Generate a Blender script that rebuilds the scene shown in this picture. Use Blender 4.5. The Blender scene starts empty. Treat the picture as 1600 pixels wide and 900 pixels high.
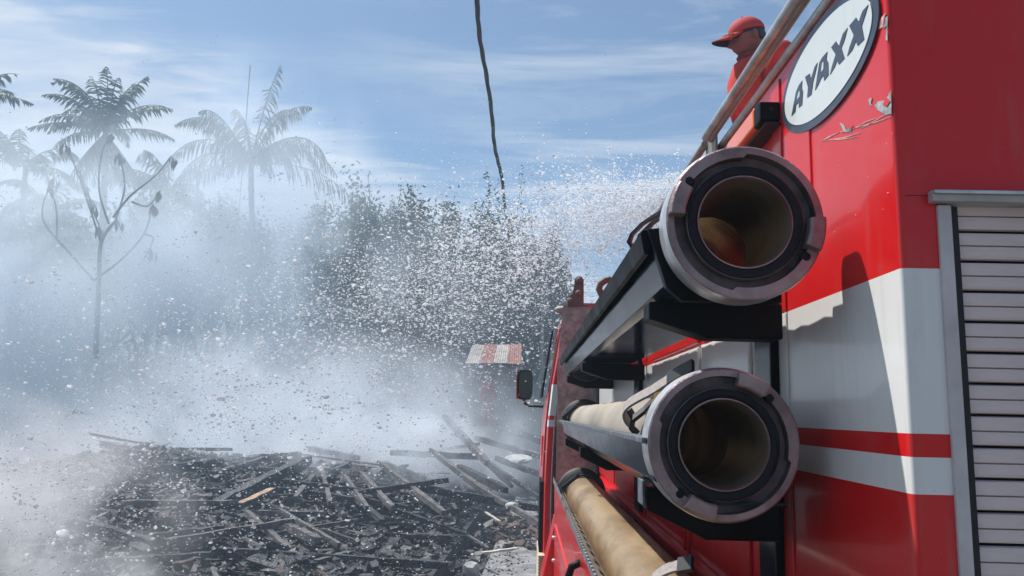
import bpy, bmesh, math, random
import numpy as np
from mathutils import Vector, Matrix, Euler
R = math.radians
random.seed(7); np.random.seed(7)
sc = bpy.context.scene
COL = sc.collection
H = 2.2                                  # eye height over the ground; truck z values below are relative to the eye

# ------------------------------------------------------------------ camera
F = 1250.0
def nrm(v): return v / np.linalg.norm(v)
_y = nrm(np.array([20., -195., 1250.]))
_z = np.array([.022, 1, 0.]); _z[2] = -(_z[0]*_y[0] + _z[1]*_y[1]) / _y[2]; _z = nrm(_z)
_Y = np.array([_y[0], _y[1], -_y[2]]); _Z = np.array([_z[0], _z[1], -_z[2]]); _X = np.cross(_Y, _Z)
CM = np.array([_X, _Y, _Z])
cam_d = bpy.data.cameras.new('camera'); cam = bpy.data.objects.new('camera', cam_d); COL.objects.link(cam)
cam_d.sensor_width = 36; cam_d.lens = 36 * F / 1600; cam_d.clip_start = .05; cam_d.clip_end = 3000
cam.matrix_world = Matrix([list(CM[0]) + [0], list(CM[1]) + [0], list(CM[2]) + [H], [0, 0, 0, 1]])
sc.camera = cam
def ray(u, v): return CM @ np.array([u - 800., 450. - v, -F])
def onX(u, v, x): d = ray(u, v); t = x / d[0]; return (x, d[1]*t, d[2]*t)        # z relative to the eye
def onY(u, v, y): d = ray(u, v); t = y / d[1]; return (d[0]*t, y, d[2]*t)
def gnd(u, v, z=0.): d = ray(u, v); t = (z - H) / d[2]; return (d[0]*t, d[1]*t, z)  # absolute z
def wY(u, v, y): p = onY(u, v, y); return (p[0], p[1], p[2] + H)

# ------------------------------------------------------------------ light
SUN = Vector((-1.0, .62, 2.1)).normalized()        # towards the sun: ahead, left, high
sun_el = math.asin(SUN.z); sun_az = math.atan2(SUN.x, SUN.y)
sd = bpy.data.lights.new('sun', 'SUN'); so = bpy.data.objects.new('sun', sd); COL.objects.link(so)
sd.energy = 5.0; sd.angle = R(.55); sd.color = (1.0, .97, .93)
so.rotation_euler = (-SUN).to_track_quat('-Z', 'Y').to_euler()
W = bpy.data.worlds.new('World'); sc.world = W; W.use_nodes = True
wn = W.node_tree; wn.nodes.clear()
def N(nt, t, **k):
    n = nt.nodes.new(t)
    for a, b in k.items():
        if a in ('inputs',):
            for i, v in b.items(): n.inputs[i].default_value = v
        else: setattr(n, a, b)
    return n
def L(nt, a, b): nt.links.new(a, b)
sky = N(wn, 'ShaderNodeTexSky', sky_type='NISHITA', sun_disc=False, sun_elevation=sun_el, sun_rotation=sun_az,
        altitude=0, air_density=1.0, dust_density=1.6, ozone_density=1.5)
tc = N(wn, 'ShaderNodeTexCoord'); sp = N(wn, 'ShaderNodeSeparateXYZ'); L(wn, tc.outputs['Generated'], sp.inputs[0])
def math_n(nt, op, a, b=None, c=None):
    n = nt.nodes.new('ShaderNodeMath'); n.operation = op
    for i, v in enumerate((a, b, c)):
        if v is None: continue
        if hasattr(v, 'is_output'): nt.links.new(v, n.inputs[i])
        else: n.inputs[i].default_value = v
    return n.outputs[0]
def ramp(nt, src, stops):
    n = nt.nodes.new('ShaderNodeValToRGB'); e = n.color_ramp.elements
    while len(e) < len(stops): e.new(.5)
    for i, (p, c) in enumerate(stops):
        e[i].position = p; e[i].color = (c, c, c, 1) if not isinstance(c, tuple) else tuple(c) + (1,)
    nt.links.new(src, n.inputs[0]); return n.outputs[0]
zc = math_n(wn, 'MAXIMUM', sp.outputs[2], .06)
cu = math_n(wn, 'DIVIDE', sp.outputs[0], zc); cv = math_n(wn, 'DIVIDE', sp.outputs[1], zc)
cp = N(wn, 'ShaderNodeCombineXYZ'); L(wn, cu, cp.inputs[0]); L(wn, cv, cp.inputs[1])
mp = N(wn, 'ShaderNodeMapping'); mp.inputs['Rotation'].default_value = (0, 0, R(-38)); mp.inputs['Scale'].default_value = (.55, 1.7, 1)
L(wn, cp.outputs[0], mp.inputs[0])
cn = N(wn, 'ShaderNodeTexNoise', inputs={'Scale': 1.5, 'Detail': 9., 'Roughness': .62, 'Distortion': .7}); L(wn, mp.outputs[0], cn.inputs['Vector'])
bn = N(wn, 'ShaderNodeTexNoise', inputs={'Scale': .42, 'Detail': 2., 'Roughness': .5}); L(wn, cp.outputs[0], bn.inputs['Vector'])
cl = ramp(wn, cn.outputs[0], [(.46, 0.), (.70, 1.)])
bm_ = ramp(wn, bn.outputs[0], [(.40, .08), (.62, 1.)])
cl = math_n(wn, 'MULTIPLY', cl, bm_)
fade = ramp(wn, sp.outputs[2], [(.02, .15), (.2, 1.)])
cl = math_n(wn, 'MULTIPLY', cl, fade)
# a long cirrus bank lies to the left, edged from upper left to lower right
edge = math_n(wn, 'ADD', math_n(wn, 'MULTIPLY', cu, -.95), math_n(wn, 'MULTIPLY', cv, .38))
w2 = N(wn, 'ShaderNodeTexNoise', inputs={'Scale': 3.0, 'Detail': 8., 'Roughness': .6, 'Distortion': .5}); L(wn, mp.outputs[0], w2.inputs['Vector'])
edge = math_n(wn, 'ADD', edge, math_n(wn, 'MULTIPLY', math_n(wn, 'SUBTRACT', w2.outputs[0], .5), .9))
bank = ramp(wn, math_n(wn, 'MULTIPLY', edge, .25), [(.405, 0.), (.50, 1.)])
bank = math_n(wn, 'MULTIPLY', bank, ramp(wn, w2.outputs[0], [(.3, .25), (.65, 1.)]))
cl = math_n(wn, 'MAXIMUM', cl, math_n(wn, 'MULTIPLY', bank, 1.0))
mx = N(wn, 'ShaderNodeMix', data_type='RGBA'); L(wn, math_n(wn, 'MULTIPLY', cl, .8), mx.inputs[0])
tint = N(wn, 'ShaderNodeMix', data_type='RGBA', blend_type='MULTIPLY', inputs={0: 1.0}); tint.inputs[7].default_value = (.79, .98, 1.11, 1)
L(wn, sky.outputs[0], tint.inputs[6])
L(wn, tint.outputs[2], mx.inputs[6]); mx.inputs[7].default_value = (8.6, 8.9, 9.3, 1)
bg = N(wn, 'ShaderNodeBackground', inputs={'Strength': .070}); L(wn, mx.outputs[2], bg.inputs[0])
ow = N(wn, 'ShaderNodeOutputWorld'); L(wn, bg.outputs[0], ow.inputs[0])
sc.view_settings.view_transform = 'Standard'; sc.view_settings.look = 'None'; sc.view_settings.exposure = .45; sc.view_settings.gamma = 1
cy = sc.cycles
cy.max_bounces = 8; cy.diffuse_bounces = 3; cy.glossy_bounces = 3; cy.transmission_bounces = 6; cy.volume_bounces = 3; cy.transparent_max_bounces = 12
cy.volume_step_rate = 1.0; cy.volume_max_steps = 160; cy.use_denoising = True
cy.caustics_reflective = False; cy.caustics_refractive = False; cy.sample_clamp_indirect = 6

# ------------------------------------------------------------------ materials
def mat(name, col, rough=.5, metal=0., var=0., scale=6., bump=0., bscale=40., coat=0., col2=None, trans=0., ior=1.45, spec=.5, detail=6., coords='Object', stretch=None, thr=(.35, .65), rvar=0.):
    m = bpy.data.materials.new(name); m.use_nodes = True; nt = m.node_tree; b = nt.nodes['Principled BSDF']
    b.inputs['Base Color'].default_value = tuple(col) + (1,); b.inputs['Roughness'].default_value = rough; b.inputs['Metallic'].default_value = metal
    b.inputs['Coat Weight'].default_value = coat; b.inputs['Coat Roughness'].default_value = .04
    b.inputs['Transmission Weight'].default_value = trans; b.inputs['IOR'].default_value = ior; b.inputs['Specular IOR Level'].default_value = spec
    t = nt.nodes.new('ShaderNodeTexCoord'); v = t.outputs[coords]
    if stretch:
        mpp = nt.nodes.new('ShaderNodeMapping'); mpp.inputs['Scale'].default_value = stretch; L(nt, v, mpp.inputs[0]); v = mpp.outputs[0]
    if var or col2:
        n = N(nt, 'ShaderNodeTexNoise', inputs={'Scale': scale, 'Detail': detail, 'Roughness': .6}); L(nt, v, n.inputs['Vector'])
        c2 = col2 or tuple(max(0, c * (1 - var)) for c in col)
        c1 = col if col2 else tuple(c * (1 + var * .6) for c in col)
        r = ramp(nt, n.outputs[0], [(thr[0], tuple(c1)), (thr[1], tuple(c2))]); L(nt, r, b.inputs['Base Color'])
        if rvar:
            L(nt, ramp(nt, n.outputs[0], [(.3, max(0, rough - rvar)), (.7, rough + rvar)]), b.inputs['Roughness'])
    if bump:
        n2 = N(nt, 'ShaderNodeTexNoise', inputs={'Scale': bscale, 'Detail': 5.}); L(nt, v, n2.inputs['Vector'])
        bp = N(nt, 'ShaderNodeBump', inputs={'Strength': bump, 'Distance': .01}); L(nt, n2.outputs[0], bp.inputs['Height']); L(nt, bp.outputs[0], b.inputs['Normal'])
    return m
def paint(name, col, dirt=(.25, .2, .17), amt=.35):
    """glossy vehicle paint with fine vertical grime runs, dust specks and slight panel waviness"""
    m = bpy.data.materials.new(name); m.use_nodes = True; nt = m.node_tree; b = nt.nodes['Principled BSDF']
    t = nt.nodes.new('ShaderNodeTexCoord')
    mp1 = nt.nodes.new('ShaderNodeMapping'); mp1.inputs['Scale'].default_value = (30, 30, 2.2); L(nt, t.outputs['Object'], mp1.inputs[0])
    n1 = N(nt, 'ShaderNodeTexNoise', inputs={'Scale': 1.6, 'Detail': 6., 'Roughness': .65}); L(nt, mp1.outputs[0], n1.inputs['Vector'])
    n2 = N(nt, 'ShaderNodeTexNoise', inputs={'Scale': 5., 'Detail': 7., 'Roughness': .7}); L(nt, t.outputs['Object'], n2.inputs['Vector'])
    n3 = N(nt, 'ShaderNodeTexVoronoi', inputs={'Scale': 75.}); L(nt, t.outputs['Object'], n3.inputs['Vector'])
    a = math_n(nt, 'MULTIPLY', ramp(nt, n1.outputs[0], [(.5, 0.), (.78, 1.)]), ramp(nt, n2.outputs[0], [(.42, 0.), (.7, 1.)]))
    s = math_n(nt, 'MULTIPLY', ramp(nt, n3.outputs['Distance'], [(.06, 1.), (.10, 0.)]), ramp(nt, n2.outputs[0], [(.50, 0.), (.6, .8)]))
    f = math_n(nt, 'MAXIMUM', math_n(nt, 'MULTIPLY', a, amt), math_n(nt, 'MULTIPLY', s, amt * 1.1))
    mm = N(nt, 'ShaderNodeMix', data_type='RGBA'); L(nt, f, mm.inputs[0]); mm.inputs[6].default_value = tuple(col) + (1,); mm.inputs[7].default_value = tuple(dirt) + (1,)
    L(nt, mm.outputs[2], b.inputs['Base Color'])
    L(nt, ramp(nt, n2.outputs[0], [(.3, .26), (.75, .46)]), b.inputs['Roughness'])
    b.inputs['Coat Weight'].default_value = .45; b.inputs['Specular IOR Level'].default_value = .25
    L(nt, ramp(nt, n2.outputs[0], [(.3, .03), (.8, .16)]), b.inputs['Coat Roughness'])
    nw = N(nt, 'ShaderNodeTexNoise', inputs={'Scale': 4., 'Detail': 1.}); L(nt, t.outputs['Object'], nw.inputs['Vector'])
    bp = N(nt, 'ShaderNodeBump', inputs={'Strength': .10, 'Distance': .02}); L(nt, nw.outputs[0], bp.inputs['Height'])
    L(nt, bp.outputs[0], b.inputs['Normal']); L(nt, bp.outputs[0], b.inputs['Coat Normal'])
    return m
M = {}
M['red'] = paint('red_paint', (.66, .009, .010), amt=.55)
M['white'] = paint('white_paint', (.78, .77, .74), (.3, .27, .22), .45)
M['sticker'] = paint('sticker_white', (.66, .70, .68), (.4, .38, .33), .3)
M['navy'] = mat('sticker_dark', (.035, .045, .07), .35, coat=.3, var=.3, scale=20)
M['black'] = mat('black_coated_steel', (.004, .0045, .006), .5, var=.5, scale=14, spec=.12, rvar=.12)
M['tray'] = mat('dark_blue_grey_steel', (.008, .018, .032), .13, var=.6, scale=9, spec=.2, rvar=.05)
M['trayedge'] = mat('pale_tray_edge', (.13, .15, .17), .55, metal=.2, var=.5, scale=40)  # light grey steel with random tone, for lips and the arm bracket
M['rubber'] = mat('black_rubber', (.012, .012, .014), .6, var=.3, scale=50)
M['gasket'] = mat('gasket_rubber', (.004, .005, .010), .5, var=.5, scale=40, spec=.3)
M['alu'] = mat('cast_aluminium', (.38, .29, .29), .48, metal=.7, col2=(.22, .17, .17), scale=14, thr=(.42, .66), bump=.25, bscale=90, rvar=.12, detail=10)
M['aludark'] = mat('shaded_cast_aluminium', (.14, .115, .115), .6, metal=.5, var=.5, scale=26, bump=.15, bscale=90)  # darker copy of the cast metal; puts the recess shade into the colour
M['alubright'] = mat('machined_aluminium', (.62, .62, .62), .38, metal=.8, var=.25, scale=30)
M['galv'] = mat('galvanised_pipe', (.46, .46, .45), .45, metal=.6, var=.35, scale=16, bump=.06, bscale=70, rvar=.08)
M['galvold'] = mat('rust_spotted_pipe', (.30, .28, .25), .55, metal=.5, col2=(.26, .17, .13), scale=30, thr=(.5, .72), bump=.1)
M['hose'] = mat('worn_tan_hose', (.33, .235, .135), .45, col2=(.15, .09, .045), scale=7, thr=(.42, .60), bump=.12, bscale=35, coat=.15, stretch=(1, .35, 1), rvar=.1, detail=9)
M['hosegrey'] = mat('dusty_grey_brown_hose', (.36, .31, .25), .6, col2=(.22, .19, .16), scale=6, thr=(.4, .66), bump=.12, bscale=30, stretch=(1, .4, 1))
def hosewall(m):
    nt = m.node_tree; b = nt.nodes['Principled BSDF']; out = nt.nodes['Material Output']
    g = nt.nodes.new('ShaderNodeNewGeometry'); t = nt.nodes.new('ShaderNodeTexCoord')
    wv = N(nt, 'ShaderNodeTexWave', wave_type='BANDS', bands_direction='Y', inputs={'Scale': 30., 'Distortion': .6, 'Detail': 2.}); L(nt, t.outputs['Object'], wv.inputs['Vector'])
    nn_ = N(nt, 'ShaderNodeTexNoise', inputs={'Scale': 9., 'Detail': 8.}); L(nt, t.outputs['Object'], nn_.inputs['Vector'])
    c0 = ramp(nt, nn_.outputs[0], [(.40, (.30, .20, .09)), (.58, (.09, .055, .028))])  # inner amber carries the glow of sunlight coming through the wall
    mw = N(nt, 'ShaderNodeMix', data_type='RGBA', blend_type='MULTIPLY', inputs={0: 1.0}); L(nt, c0, mw.inputs[6]); L(nt, ramp(nt, wv.outputs[0], [(.15, .25), (.6, 1.)]), mw.inputs[7]); c = mw.outputs[2]  # grooves between ribs darkened in the colour to deepen the bump shading
    tr = nt.nodes.new('ShaderNodeBsdfTranslucent'); L(nt, c, tr.inputs[0])
    p = nt.nodes.new('ShaderNodeBsdfPrincipled'); L(nt, c, p.inputs['Base Color']); p.inputs['Roughness'].default_value = .45
    bp = N(nt, 'ShaderNodeBump', inputs={'Strength': .9, 'Distance': .004}); L(nt, wv.outputs[0], bp.inputs['Height']); L(nt, bp.outputs[0], p.inputs['Normal']); L(nt, bp.outputs[0], tr.inputs['Normal'])
    m1 = nt.nodes.new('ShaderNodeMixShader'); m1.inputs[0].default_value = .78; L(nt, tr.outputs[0], m1.inputs[1]); L(nt, p.outputs[0], m1.inputs[2])
    m2 = nt.nodes.new('ShaderNodeMixShader'); L(nt, g.outputs['Backfacing'], m2.inputs[0]); L(nt, b.outputs[0], m2.inputs[1]); L(nt, m1.outputs[0], m2.inputs[2]); L(nt, m2.outputs[0], out.inputs['Surface'])
hosewall(M['hose']); hosewall(M['hosegrey'])
M['inner'] = mat('rusty_bore', (.30, .17, .045), .5, col2=(.12, .06, .02), scale=12, thr=(.35, .7), bump=.5, bscale=30, coat=.2)
M['bore'] = mat('grey_brown_bore', (.27, .23, .17), .35, col2=(.13, .09, .045), scale=7, metal=.2, coat=.2)
M['shutter'] = mat('anodised_shutter', (.74, .61, .59), .6, metal=.0, var=.14, scale=9, stretch=(1, 1, 4), bump=.03)
M['frame'] = mat('anodised_frame', (.58, .53, .53), .5, metal=.0, var=.18, scale=12)
M['header'] = mat('header_aluminium', (.42, .40, .37), .5, metal=.15, var=.25, scale=18)
M['dia'] = mat('tread_plate', (.38, .33, .29), .45, metal=.5, var=.4, scale=25)
M['orange'] = mat('orange_lens', (.95, .17, .03), .22, coat=.6, spec=.5)
M['primer'] = mat('chipped_primer', (.38, .40, .38), .8, var=.5, scale=60)
M['scratch'] = mat('scratched_paint', (.72, .36, .31), .7, var=.4, scale=80)
M['webbing'] = mat('pale_webbing', (.33, .29, .27), .9, var=.2, scale=120, bump=.3, bscale=400)
M['brass'] = mat('brass', (.55, .38, .14), .35, metal=.9, var=.3, scale=30)
M['sootwall'] = mat('soot_black_concrete', (.05, .048, .048), .9, col2=(.025, .024, .024), scale=4, bump=.6, bscale=30)
M['rust'] = mat('rusted_steel', (.16, .085, .06), .7, col2=(.10, .085, .08), scale=20, bump=.2)
M['glass'] = mat('dark_glass', (.02, .025, .03), .05, coat=.5)
M['step'] = mat('pale_step', (.62, .55, .38), .6, var=.3)
M['jacket'] = mat('red_uniform', (.50, .035, .02), .9, var=.4, scale=7, bump=1., bscale=9)
M['lapel'] = mat('dark_red_cloth', (.20, .012, .018), .9, var=.2, scale=20)
M['cap'] = mat('red_cap_cloth', (.46, .035, .03), .8, var=.15, scale=30, bump=.1)
M['gold'] = mat('gold_embroidery', (.65, .38, .08), .5, metal=.4)
M['underbrim'] = mat('under_brim', (.008, .008, .014), .9, spec=.1)
M['skin'] = mat('skin', (.20, .095, .06), .5, var=.12, scale=20)
M['hair'] = mat('black_hair', (.008, .007, .007), .5)
M['eye'] = mat('eye', (.3, .28, .26), .2)
M['char'] = mat('charred_timber', (.014, .014, .016), .62, col2=(.10, .105, .115), scale=9, thr=(.42, .78), bump=.9, bscale=26, spec=.6, detail=9)
def alligator(m):
    nt = m.node_tree; b = nt.nodes['Principled BSDF']; t = nt.nodes.new('ShaderNodeTexCoord')
    v = N(nt, 'ShaderNodeTexVoronoi', feature='DISTANCE_TO_EDGE', inputs={'Scale': 22.}); L(nt, t.outputs['Object'], v.inputs['Vector'])
    h = ramp(nt, v.outputs[0], [(0., 0.), (.14, 1.)]); bp = N(nt, 'ShaderNodeBump', inputs={'Strength': 1., 'Distance': .02}); L(nt, h, bp.inputs['Height'])
    for l_ in b.inputs['Normal'].links: L(nt, l_.from_socket, bp.inputs['Normal'])
    L(nt, bp.outputs[0], b.inputs['Normal'])
alligator(M['char'])
M['ashwood'] = mat('ash_grey_timber', (.13, .12, .115), .85, col2=(.035, .034, .035), scale=7, thr=(.38, .66), bump=.6, bscale=30)
M['tanwood'] = mat('unburnt_tan_timber', (.42, .29, .16), .8, col2=(.22, .14, .08), scale=8, bump=.3)
M['palewood'] = mat('pale_timber', (.52, .48, .40), .8, col2=(.26, .22, .19), scale=9, thr=(.45, .75), bump=.3)
M['brickbit'] = mat('burnt_brown_bits', (.13, .085, .065), .9, col2=(.05, .04, .036), scale=8, bump=.5)
M['slab'] = mat('pale_concrete_lump', (.42, .42, .40), .9, col2=(.22, .22, .21), scale=5, bump=.5)
M['sheet'] = mat('scorched_sheet_metal', (.16, .15, .15), .5, metal=.4, col2=(.15, .08, .05), scale=5, bump=.3)
M['rubble'] = mat('charred_rubble', (.010, .010, .013), .55, col2=(.085, .082, .085), scale=5.5, thr=(.45, .72), bump=1., bscale=22, detail=9)
M['soil'] = mat('sooty_ground', (.045, .043, .044), .85, col2=(.08, .076, .074), scale=1.7, thr=(.38, .7), bump=1., bscale=14, detail=10)
M['concrete'] = mat('sooty_concrete', (.27, .26, .25), .85, col2=(.07, .068, .068), scale=3.2, thr=(.35, .7), bump=.5, bscale=40, detail=10)
M['palm'] = mat('palm_leaf', (.07, .10, .04), .6, col2=(.05, .07, .03), scale=3, spec=.15)
M['palmdry'] = mat('dry_palm_leaf', (.13, .10, .065), .8, col2=(.06, .05, .04), scale=3)
M['palmpale'] = mat('grey_green_palm_leaf', (.08, .10, .065), .65, col2=(.07, .085, .055), scale=3, spec=.15)
M['bark'] = mat('bark', (.09, .075, .06), .9, var=.4, scale=8, bump=.5)
M['leafdark'] = mat('dark_leaves', (.035, .052, .026), .55, col2=(.065, .085, .04), scale=1.2)
M['leafmid'] = mat('mid_green_leaves', (.052, .078, .04), .55, col2=(.095, .12, .05), scale=1.4)
M['leafwilt'] = mat('wilted_leaves', (.07, .05, .035), .8, var=.4, scale=5)
M['roofred'] = mat('rust_red_roof_sheet', (.34, .14, .09), .8, col2=(.20, .09, .07), scale=5)
M['roofpale'] = mat('pale_roof_sheet', (.46, .42, .38), .75, col2=(.28, .23, .20), scale=5)
M['zinc'] = mat('zinc_sheet', (.24, .25, .25), .5, metal=.5, col2=(.15, .13, .12), scale=3)
M['cable'] = mat('black_cable', (.018, .02, .028), .5)
M['farwall'] = mat('dark_shed_wall', (.12, .11, .10), .9, var=.3)
M['green'] = mat('green_patch', (.12, .22, .08), .8)

# ------------------------------------------------------------------ mesh building
class MB:
    def __init__(s): s.v = []; s.f = []; s.m = []
    def add(s, V, Fc, m=0):
        o = len(s.v); s.v += [tuple(p) for p in V]; s.f += [tuple(i + o for i in f) for f in Fc]; s.m += [m] * len(Fc) if isinstance(m, int) else m
        return s
    def box(s, a, b, m=0):
        x0, y0, z0 = a; x1, y1, z1 = b
        return s.add([(x0,y0,z0),(x1,y0,z0),(x1,y1,z0),(x0,y1,z0),(x0,y0,z1),(x1,y0,z1),(x1,y1,z1),(x0,y1,z1)],
                     [(0,3,2,1),(4,5,6,7),(0,1,5,4),(1,2,6,5),(2,3,7,6),(3,0,4,7)], m)
    def prism(s, poly, ax, d0, d1, m=0):
        """poly: 2-D points in the two other axes (kept in x,y,z order), extruded along axis ax from d0 to d1"""
        def P(p, d):
            q = list(p); q.insert(ax, d); return q
        n = len(poly)
        V = [P(p, d0) for p in poly] + [P(p, d1) for p in poly]
        return s.add(V, [tuple(range(n))[::-1], tuple(range(n, 2*n))] + [(i, (i+1) % n, n + (i+1) % n, n + i) for i in range(n)], m)
    def tube(s, pts, r, n=10, m=0, cap=True):
        pts = [Vector(p) for p in pts]; rr = r if isinstance(r, (list, tuple)) else [r] * len(pts)
        V = []; up = None
        for i, p in enumerate(pts):
            d = (pts[min(i+1, len(pts)-1)] - pts[max(i-1, 0)])
            d = d.normalized() if d.length > 1e-9 else Vector((0, 0, 1))
            if up is None:
                up = d.orthogonal().normalized()
            else:
                up = (up - d * up.dot(d)); up = up.normalized() if up.length > 1e-6 else d.orthogonal().normalized()
            w = d.cross(up)
            for k in range(n):
                a = 2 * math.pi * k / n; V.append(p + (up * math.cos(a) + w * math.sin(a)) * rr[i])
        Fc = [(i*n + k, i*n + (k+1) % n, (i+1)*n + (k+1) % n, (i+1)*n + k) for i in range(len(pts)-1) for k in range(n)]
        if cap: Fc += [tuple(range(n))[::-1], tuple(range((len(pts)-1)*n, len(pts)*n))]
        return s.add(V, Fc, m)
    def ribbon(s, pts, w, th, side=(0, 1, 0), m=0):
        """flat band along pts, w wide in direction side, th thick"""
        pts = [Vector(p) for p in pts]; sd_ = Vector(side).normalized(); V = []
        for i, p in enumerate(pts):
            d = (pts[min(i+1, len(pts)-1)] - pts[max(i-1, 0)]).normalized(); nn = d.cross(sd_).normalized()
            for a, b in ((-1, -1), (1, -1), (1, 1), (-1, 1)): V.append(p + sd_ * (a*w/2) + nn * (b*th/2))
        Fc = [(i*4 + k, i*4 + (k+1) % 4, (i+1)*4 + (k+1) % 4, (i+1)*4 + k) for i in range(len(pts)-1) for k in range(4)]
        e = (len(pts)-1) * 4
        return s.add(V, Fc + [(0, 3, 2, 1), (e, e+1, e+2, e+3)], m)
    def ring(s, c, prof, n=64, m=0, mats=None, close=False):
        """profile of (radius or radius(angle), y) swept about the Y axis through c"""
        V = []; k = len(prof)
        for i in range(n):
            a = 2 * math.pi * i / n
            for (r, y) in prof:
                q = r(a) if callable(r) else r
                V.append((c[0] + q*math.cos(a), c[1] + y, c[2] + q*math.sin(a)))
        Fc = []; mm = []
        for i in range(n):
            j = (i+1) % n
            for t in range(k - (0 if close else 1)):
                u = (t+1) % k; Fc.append((i*k + t, j*k + t, j*k + u, i*k + u)); mm.append(mats[t] if mats else m)
        return s.add(V, Fc, mm)
    def ball(s, c, r, n=10, m=0, rot=None):
        rx, ry, rz = r if isinstance(r, tuple) else (r, r, r); V = []
        for i in range(n + 1):
            th = math.pi * i / n
            for j in range(n * 2):
                ph = math.pi * j / n; p = Vector((rx*math.sin(th)*math.cos(ph), ry*math.sin(th)*math.sin(ph), rz*math.cos(th)))
                if rot is not None: p = rot @ p
                V.append(p + Vector(c))
        q = n * 2
        return s.add(V, [(i*q + j, (i+1)*q + j, (i+1)*q + (j+1) % q, i*q + (j+1) % q) for i in range(n) for j in range(q)], m)
def mesh(name, mb, mats, smooth=False):
    me = bpy.data.meshes.new(name); me.from_pydata([tuple(v) for v in mb.v], [], mb.f)
    for m in (mats if isinstance(mats, (list, tuple)) else [mats]): me.materials.append(m)
    if any(mb.m): me.polygons.foreach_set('material_index', mb.m)
    if smooth: me.polygons.foreach_set('use_smooth', [True] * len(me.polygons))
    me.validate(); me.update(); return me
def link(name, me, parent=None, loc=None):
    o = bpy.data.objects.new(name, me); COL.objects.link(o)
    if parent: o.parent = parent
    if loc is not None: o.location = loc
    return o
def fixn(me):
    b = bmesh.new(); b.from_mesh(me); bmesh.ops.remove_doubles(b, verts=b.verts, dist=1e-6); bmesh.ops.recalc_face_normals(b, faces=b.faces); b.to_mesh(me); b.free()
def ob(name, mb, mats, parent=None, smooth=False, bevel=0., loc=None, seg=2, fix=True, sharp=None):
    me = mesh(name, mb, mats, smooth)
    if fix: fixn(me)
    o = link(name, me, parent)
    if parent is not None and loc is None: o.location = OFF.get(parent.name, Vector((0, 0, 0)))
    if loc is not None: o.location = loc
    if bevel:
        md = o.modifiers.new('bevel', 'BEVEL'); md.width = bevel; md.segments = seg; md.limit_method = 'ANGLE'; md.angle_limit = R(35)
    if smooth and sharp != False:
        me.set_sharp_from_angle(angle=R(sharp or 40))
    return o
OFF = {}
def tag(o, label=None, cat=None, group=None, kind=None):
    if label: o['label'] = label
    if cat: o['category'] = cat
    if group: o['group'] = group
    if kind: o['kind'] = kind
    return o
def thing(name, loc, label, cat, group=None, rel=False):
    """Empty at the thing's base. rel: its parts are written in eye-relative z, so they get +H"""
    o = bpy.data.objects.new(name, None); COL.objects.link(o); o.location = loc
    o.empty_display_size = .2
    OFF[o.name] = Vector((0, 0, H if rel else 0)) - Vector(loc)
    return tag(o, label, cat, group)

# ================================================================== SETTING
pL1, pL2 = gnd(760, 780), gnd(680, 900); pR1, pR2 = gnd(795, 813), gnd(752, 900)
sl = (pL1[0]-pL2[0]) / (pL1[1]-pL2[1]); xl0 = pL2[0] - sl * pL2[1]
sr = (pR1[0]-pR2[0]) / (pR1[1]-pR2[1]); xr0 = pR2[0] - sr * pR2[1]
sl = sr = (sl + sr) / 2; xl0 = pL2[0] - sl * pL2[1]; xr0 = pR2[0] - sr * pR2[1]
def xl(y): return xl0 + sl * y
def xr(y): return xr0 + sr * y
def terr(x, y):
    """height of the rubble field"""
    d = max(0, min(1, (y - 10.2) / 7.5)); d = d*d*(3-2*d); w = max(0, min(1, (xl(y) - x) / 2.2)); w = w**.7
    far = max(0, min(1, (x + 16) / 8.))
    hump = .42 * math.exp(-((x + 8.4)/3.2)**2 - ((y - 17.6)/1.6)**2)
    return (.74 * d * w * (.35 + .65*far) + hump + .10 * w * (math.sin(x*1.3 + y*.7) * math.sin(y*.9 - x*.4)) + .07 * w * math.sin(x*3.1) * math.sin(y*2.3)) * max(0, min(1, (34 - y) / 12.))
mb = MB(); ys = [-30, -10, 0, 4] + [6 + i*.5 for i in range(70)] + [44, 50, 60, 80, 110, 160, 250]
ts = [0, .25, .5, .75, 1, 1.4, 1.8, 2.2] + [2.7 + i*.5 for i in range(44)] + [28, 34, 42, 60, 90, 140, 220]
V = []
for y in ys:
    for t in ts:
        x = xl(y) - t; V.append((x, y, terr(x, y) + (random.uniform(-.02, .02) if 0 < t < 25 and 6 < y < 41 else 0)))
nt_ = len(ts)
mb.add(V, [(i*nt_ + j, i*nt_ + j + 1, (i+1)*nt_ + j + 1, (i+1)*nt_ + j) for i in range(len(ys)-1) for j in range(nt_-1)])
tag(ob('ground', mb, M['soil'], smooth=True, sharp=False), 'sooty black burnt ground under the rubble', kind='structure')
y0, y1 = -30, 250
mb = MB(); mb.add([(xl(y0)-.01, y0, -.5), (xr(y0)+.01, y0, -.5), (xr(y1)+.01, y1, -.5), (xl(y1)-.01, y1, -.5)], [(0, 1, 2, 3)])
tag(ob('drain_bed', mb, M['soil'], fix=False), 'dark bed of the drain', kind='structure')
mb = MB()
mb.add([(xl(y0), y0, -.5), (xl(y0), y0, .05), (xl(y0)-.1, y0, .05), (xl(y0)-.1, y0, -.5), (xl(y1), y1, -.5), (xl(y1), y1, .05), (xl(y1)-.1, y1, .05), (xl(y1)-.1, y1, -.5)],
       [(0, 1, 5, 4), (1, 2, 6, 5), (2, 3, 7, 6)])
tag(ob('drain_wall', mb, M['sootwall']), 'sooty concrete wall on the rubble side of the drain', kind='structure')
mb = MB(); V = []; yy = [-30, 0, 5] + [8 + i for i in range(30)] + [60, 120, 250]
xx = [0, .12, .6, 1.5, 3, 8, 40, 120]
for y in yy:
    for t in xx: V.append((xr(y) + t, y, 0.0))
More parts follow.
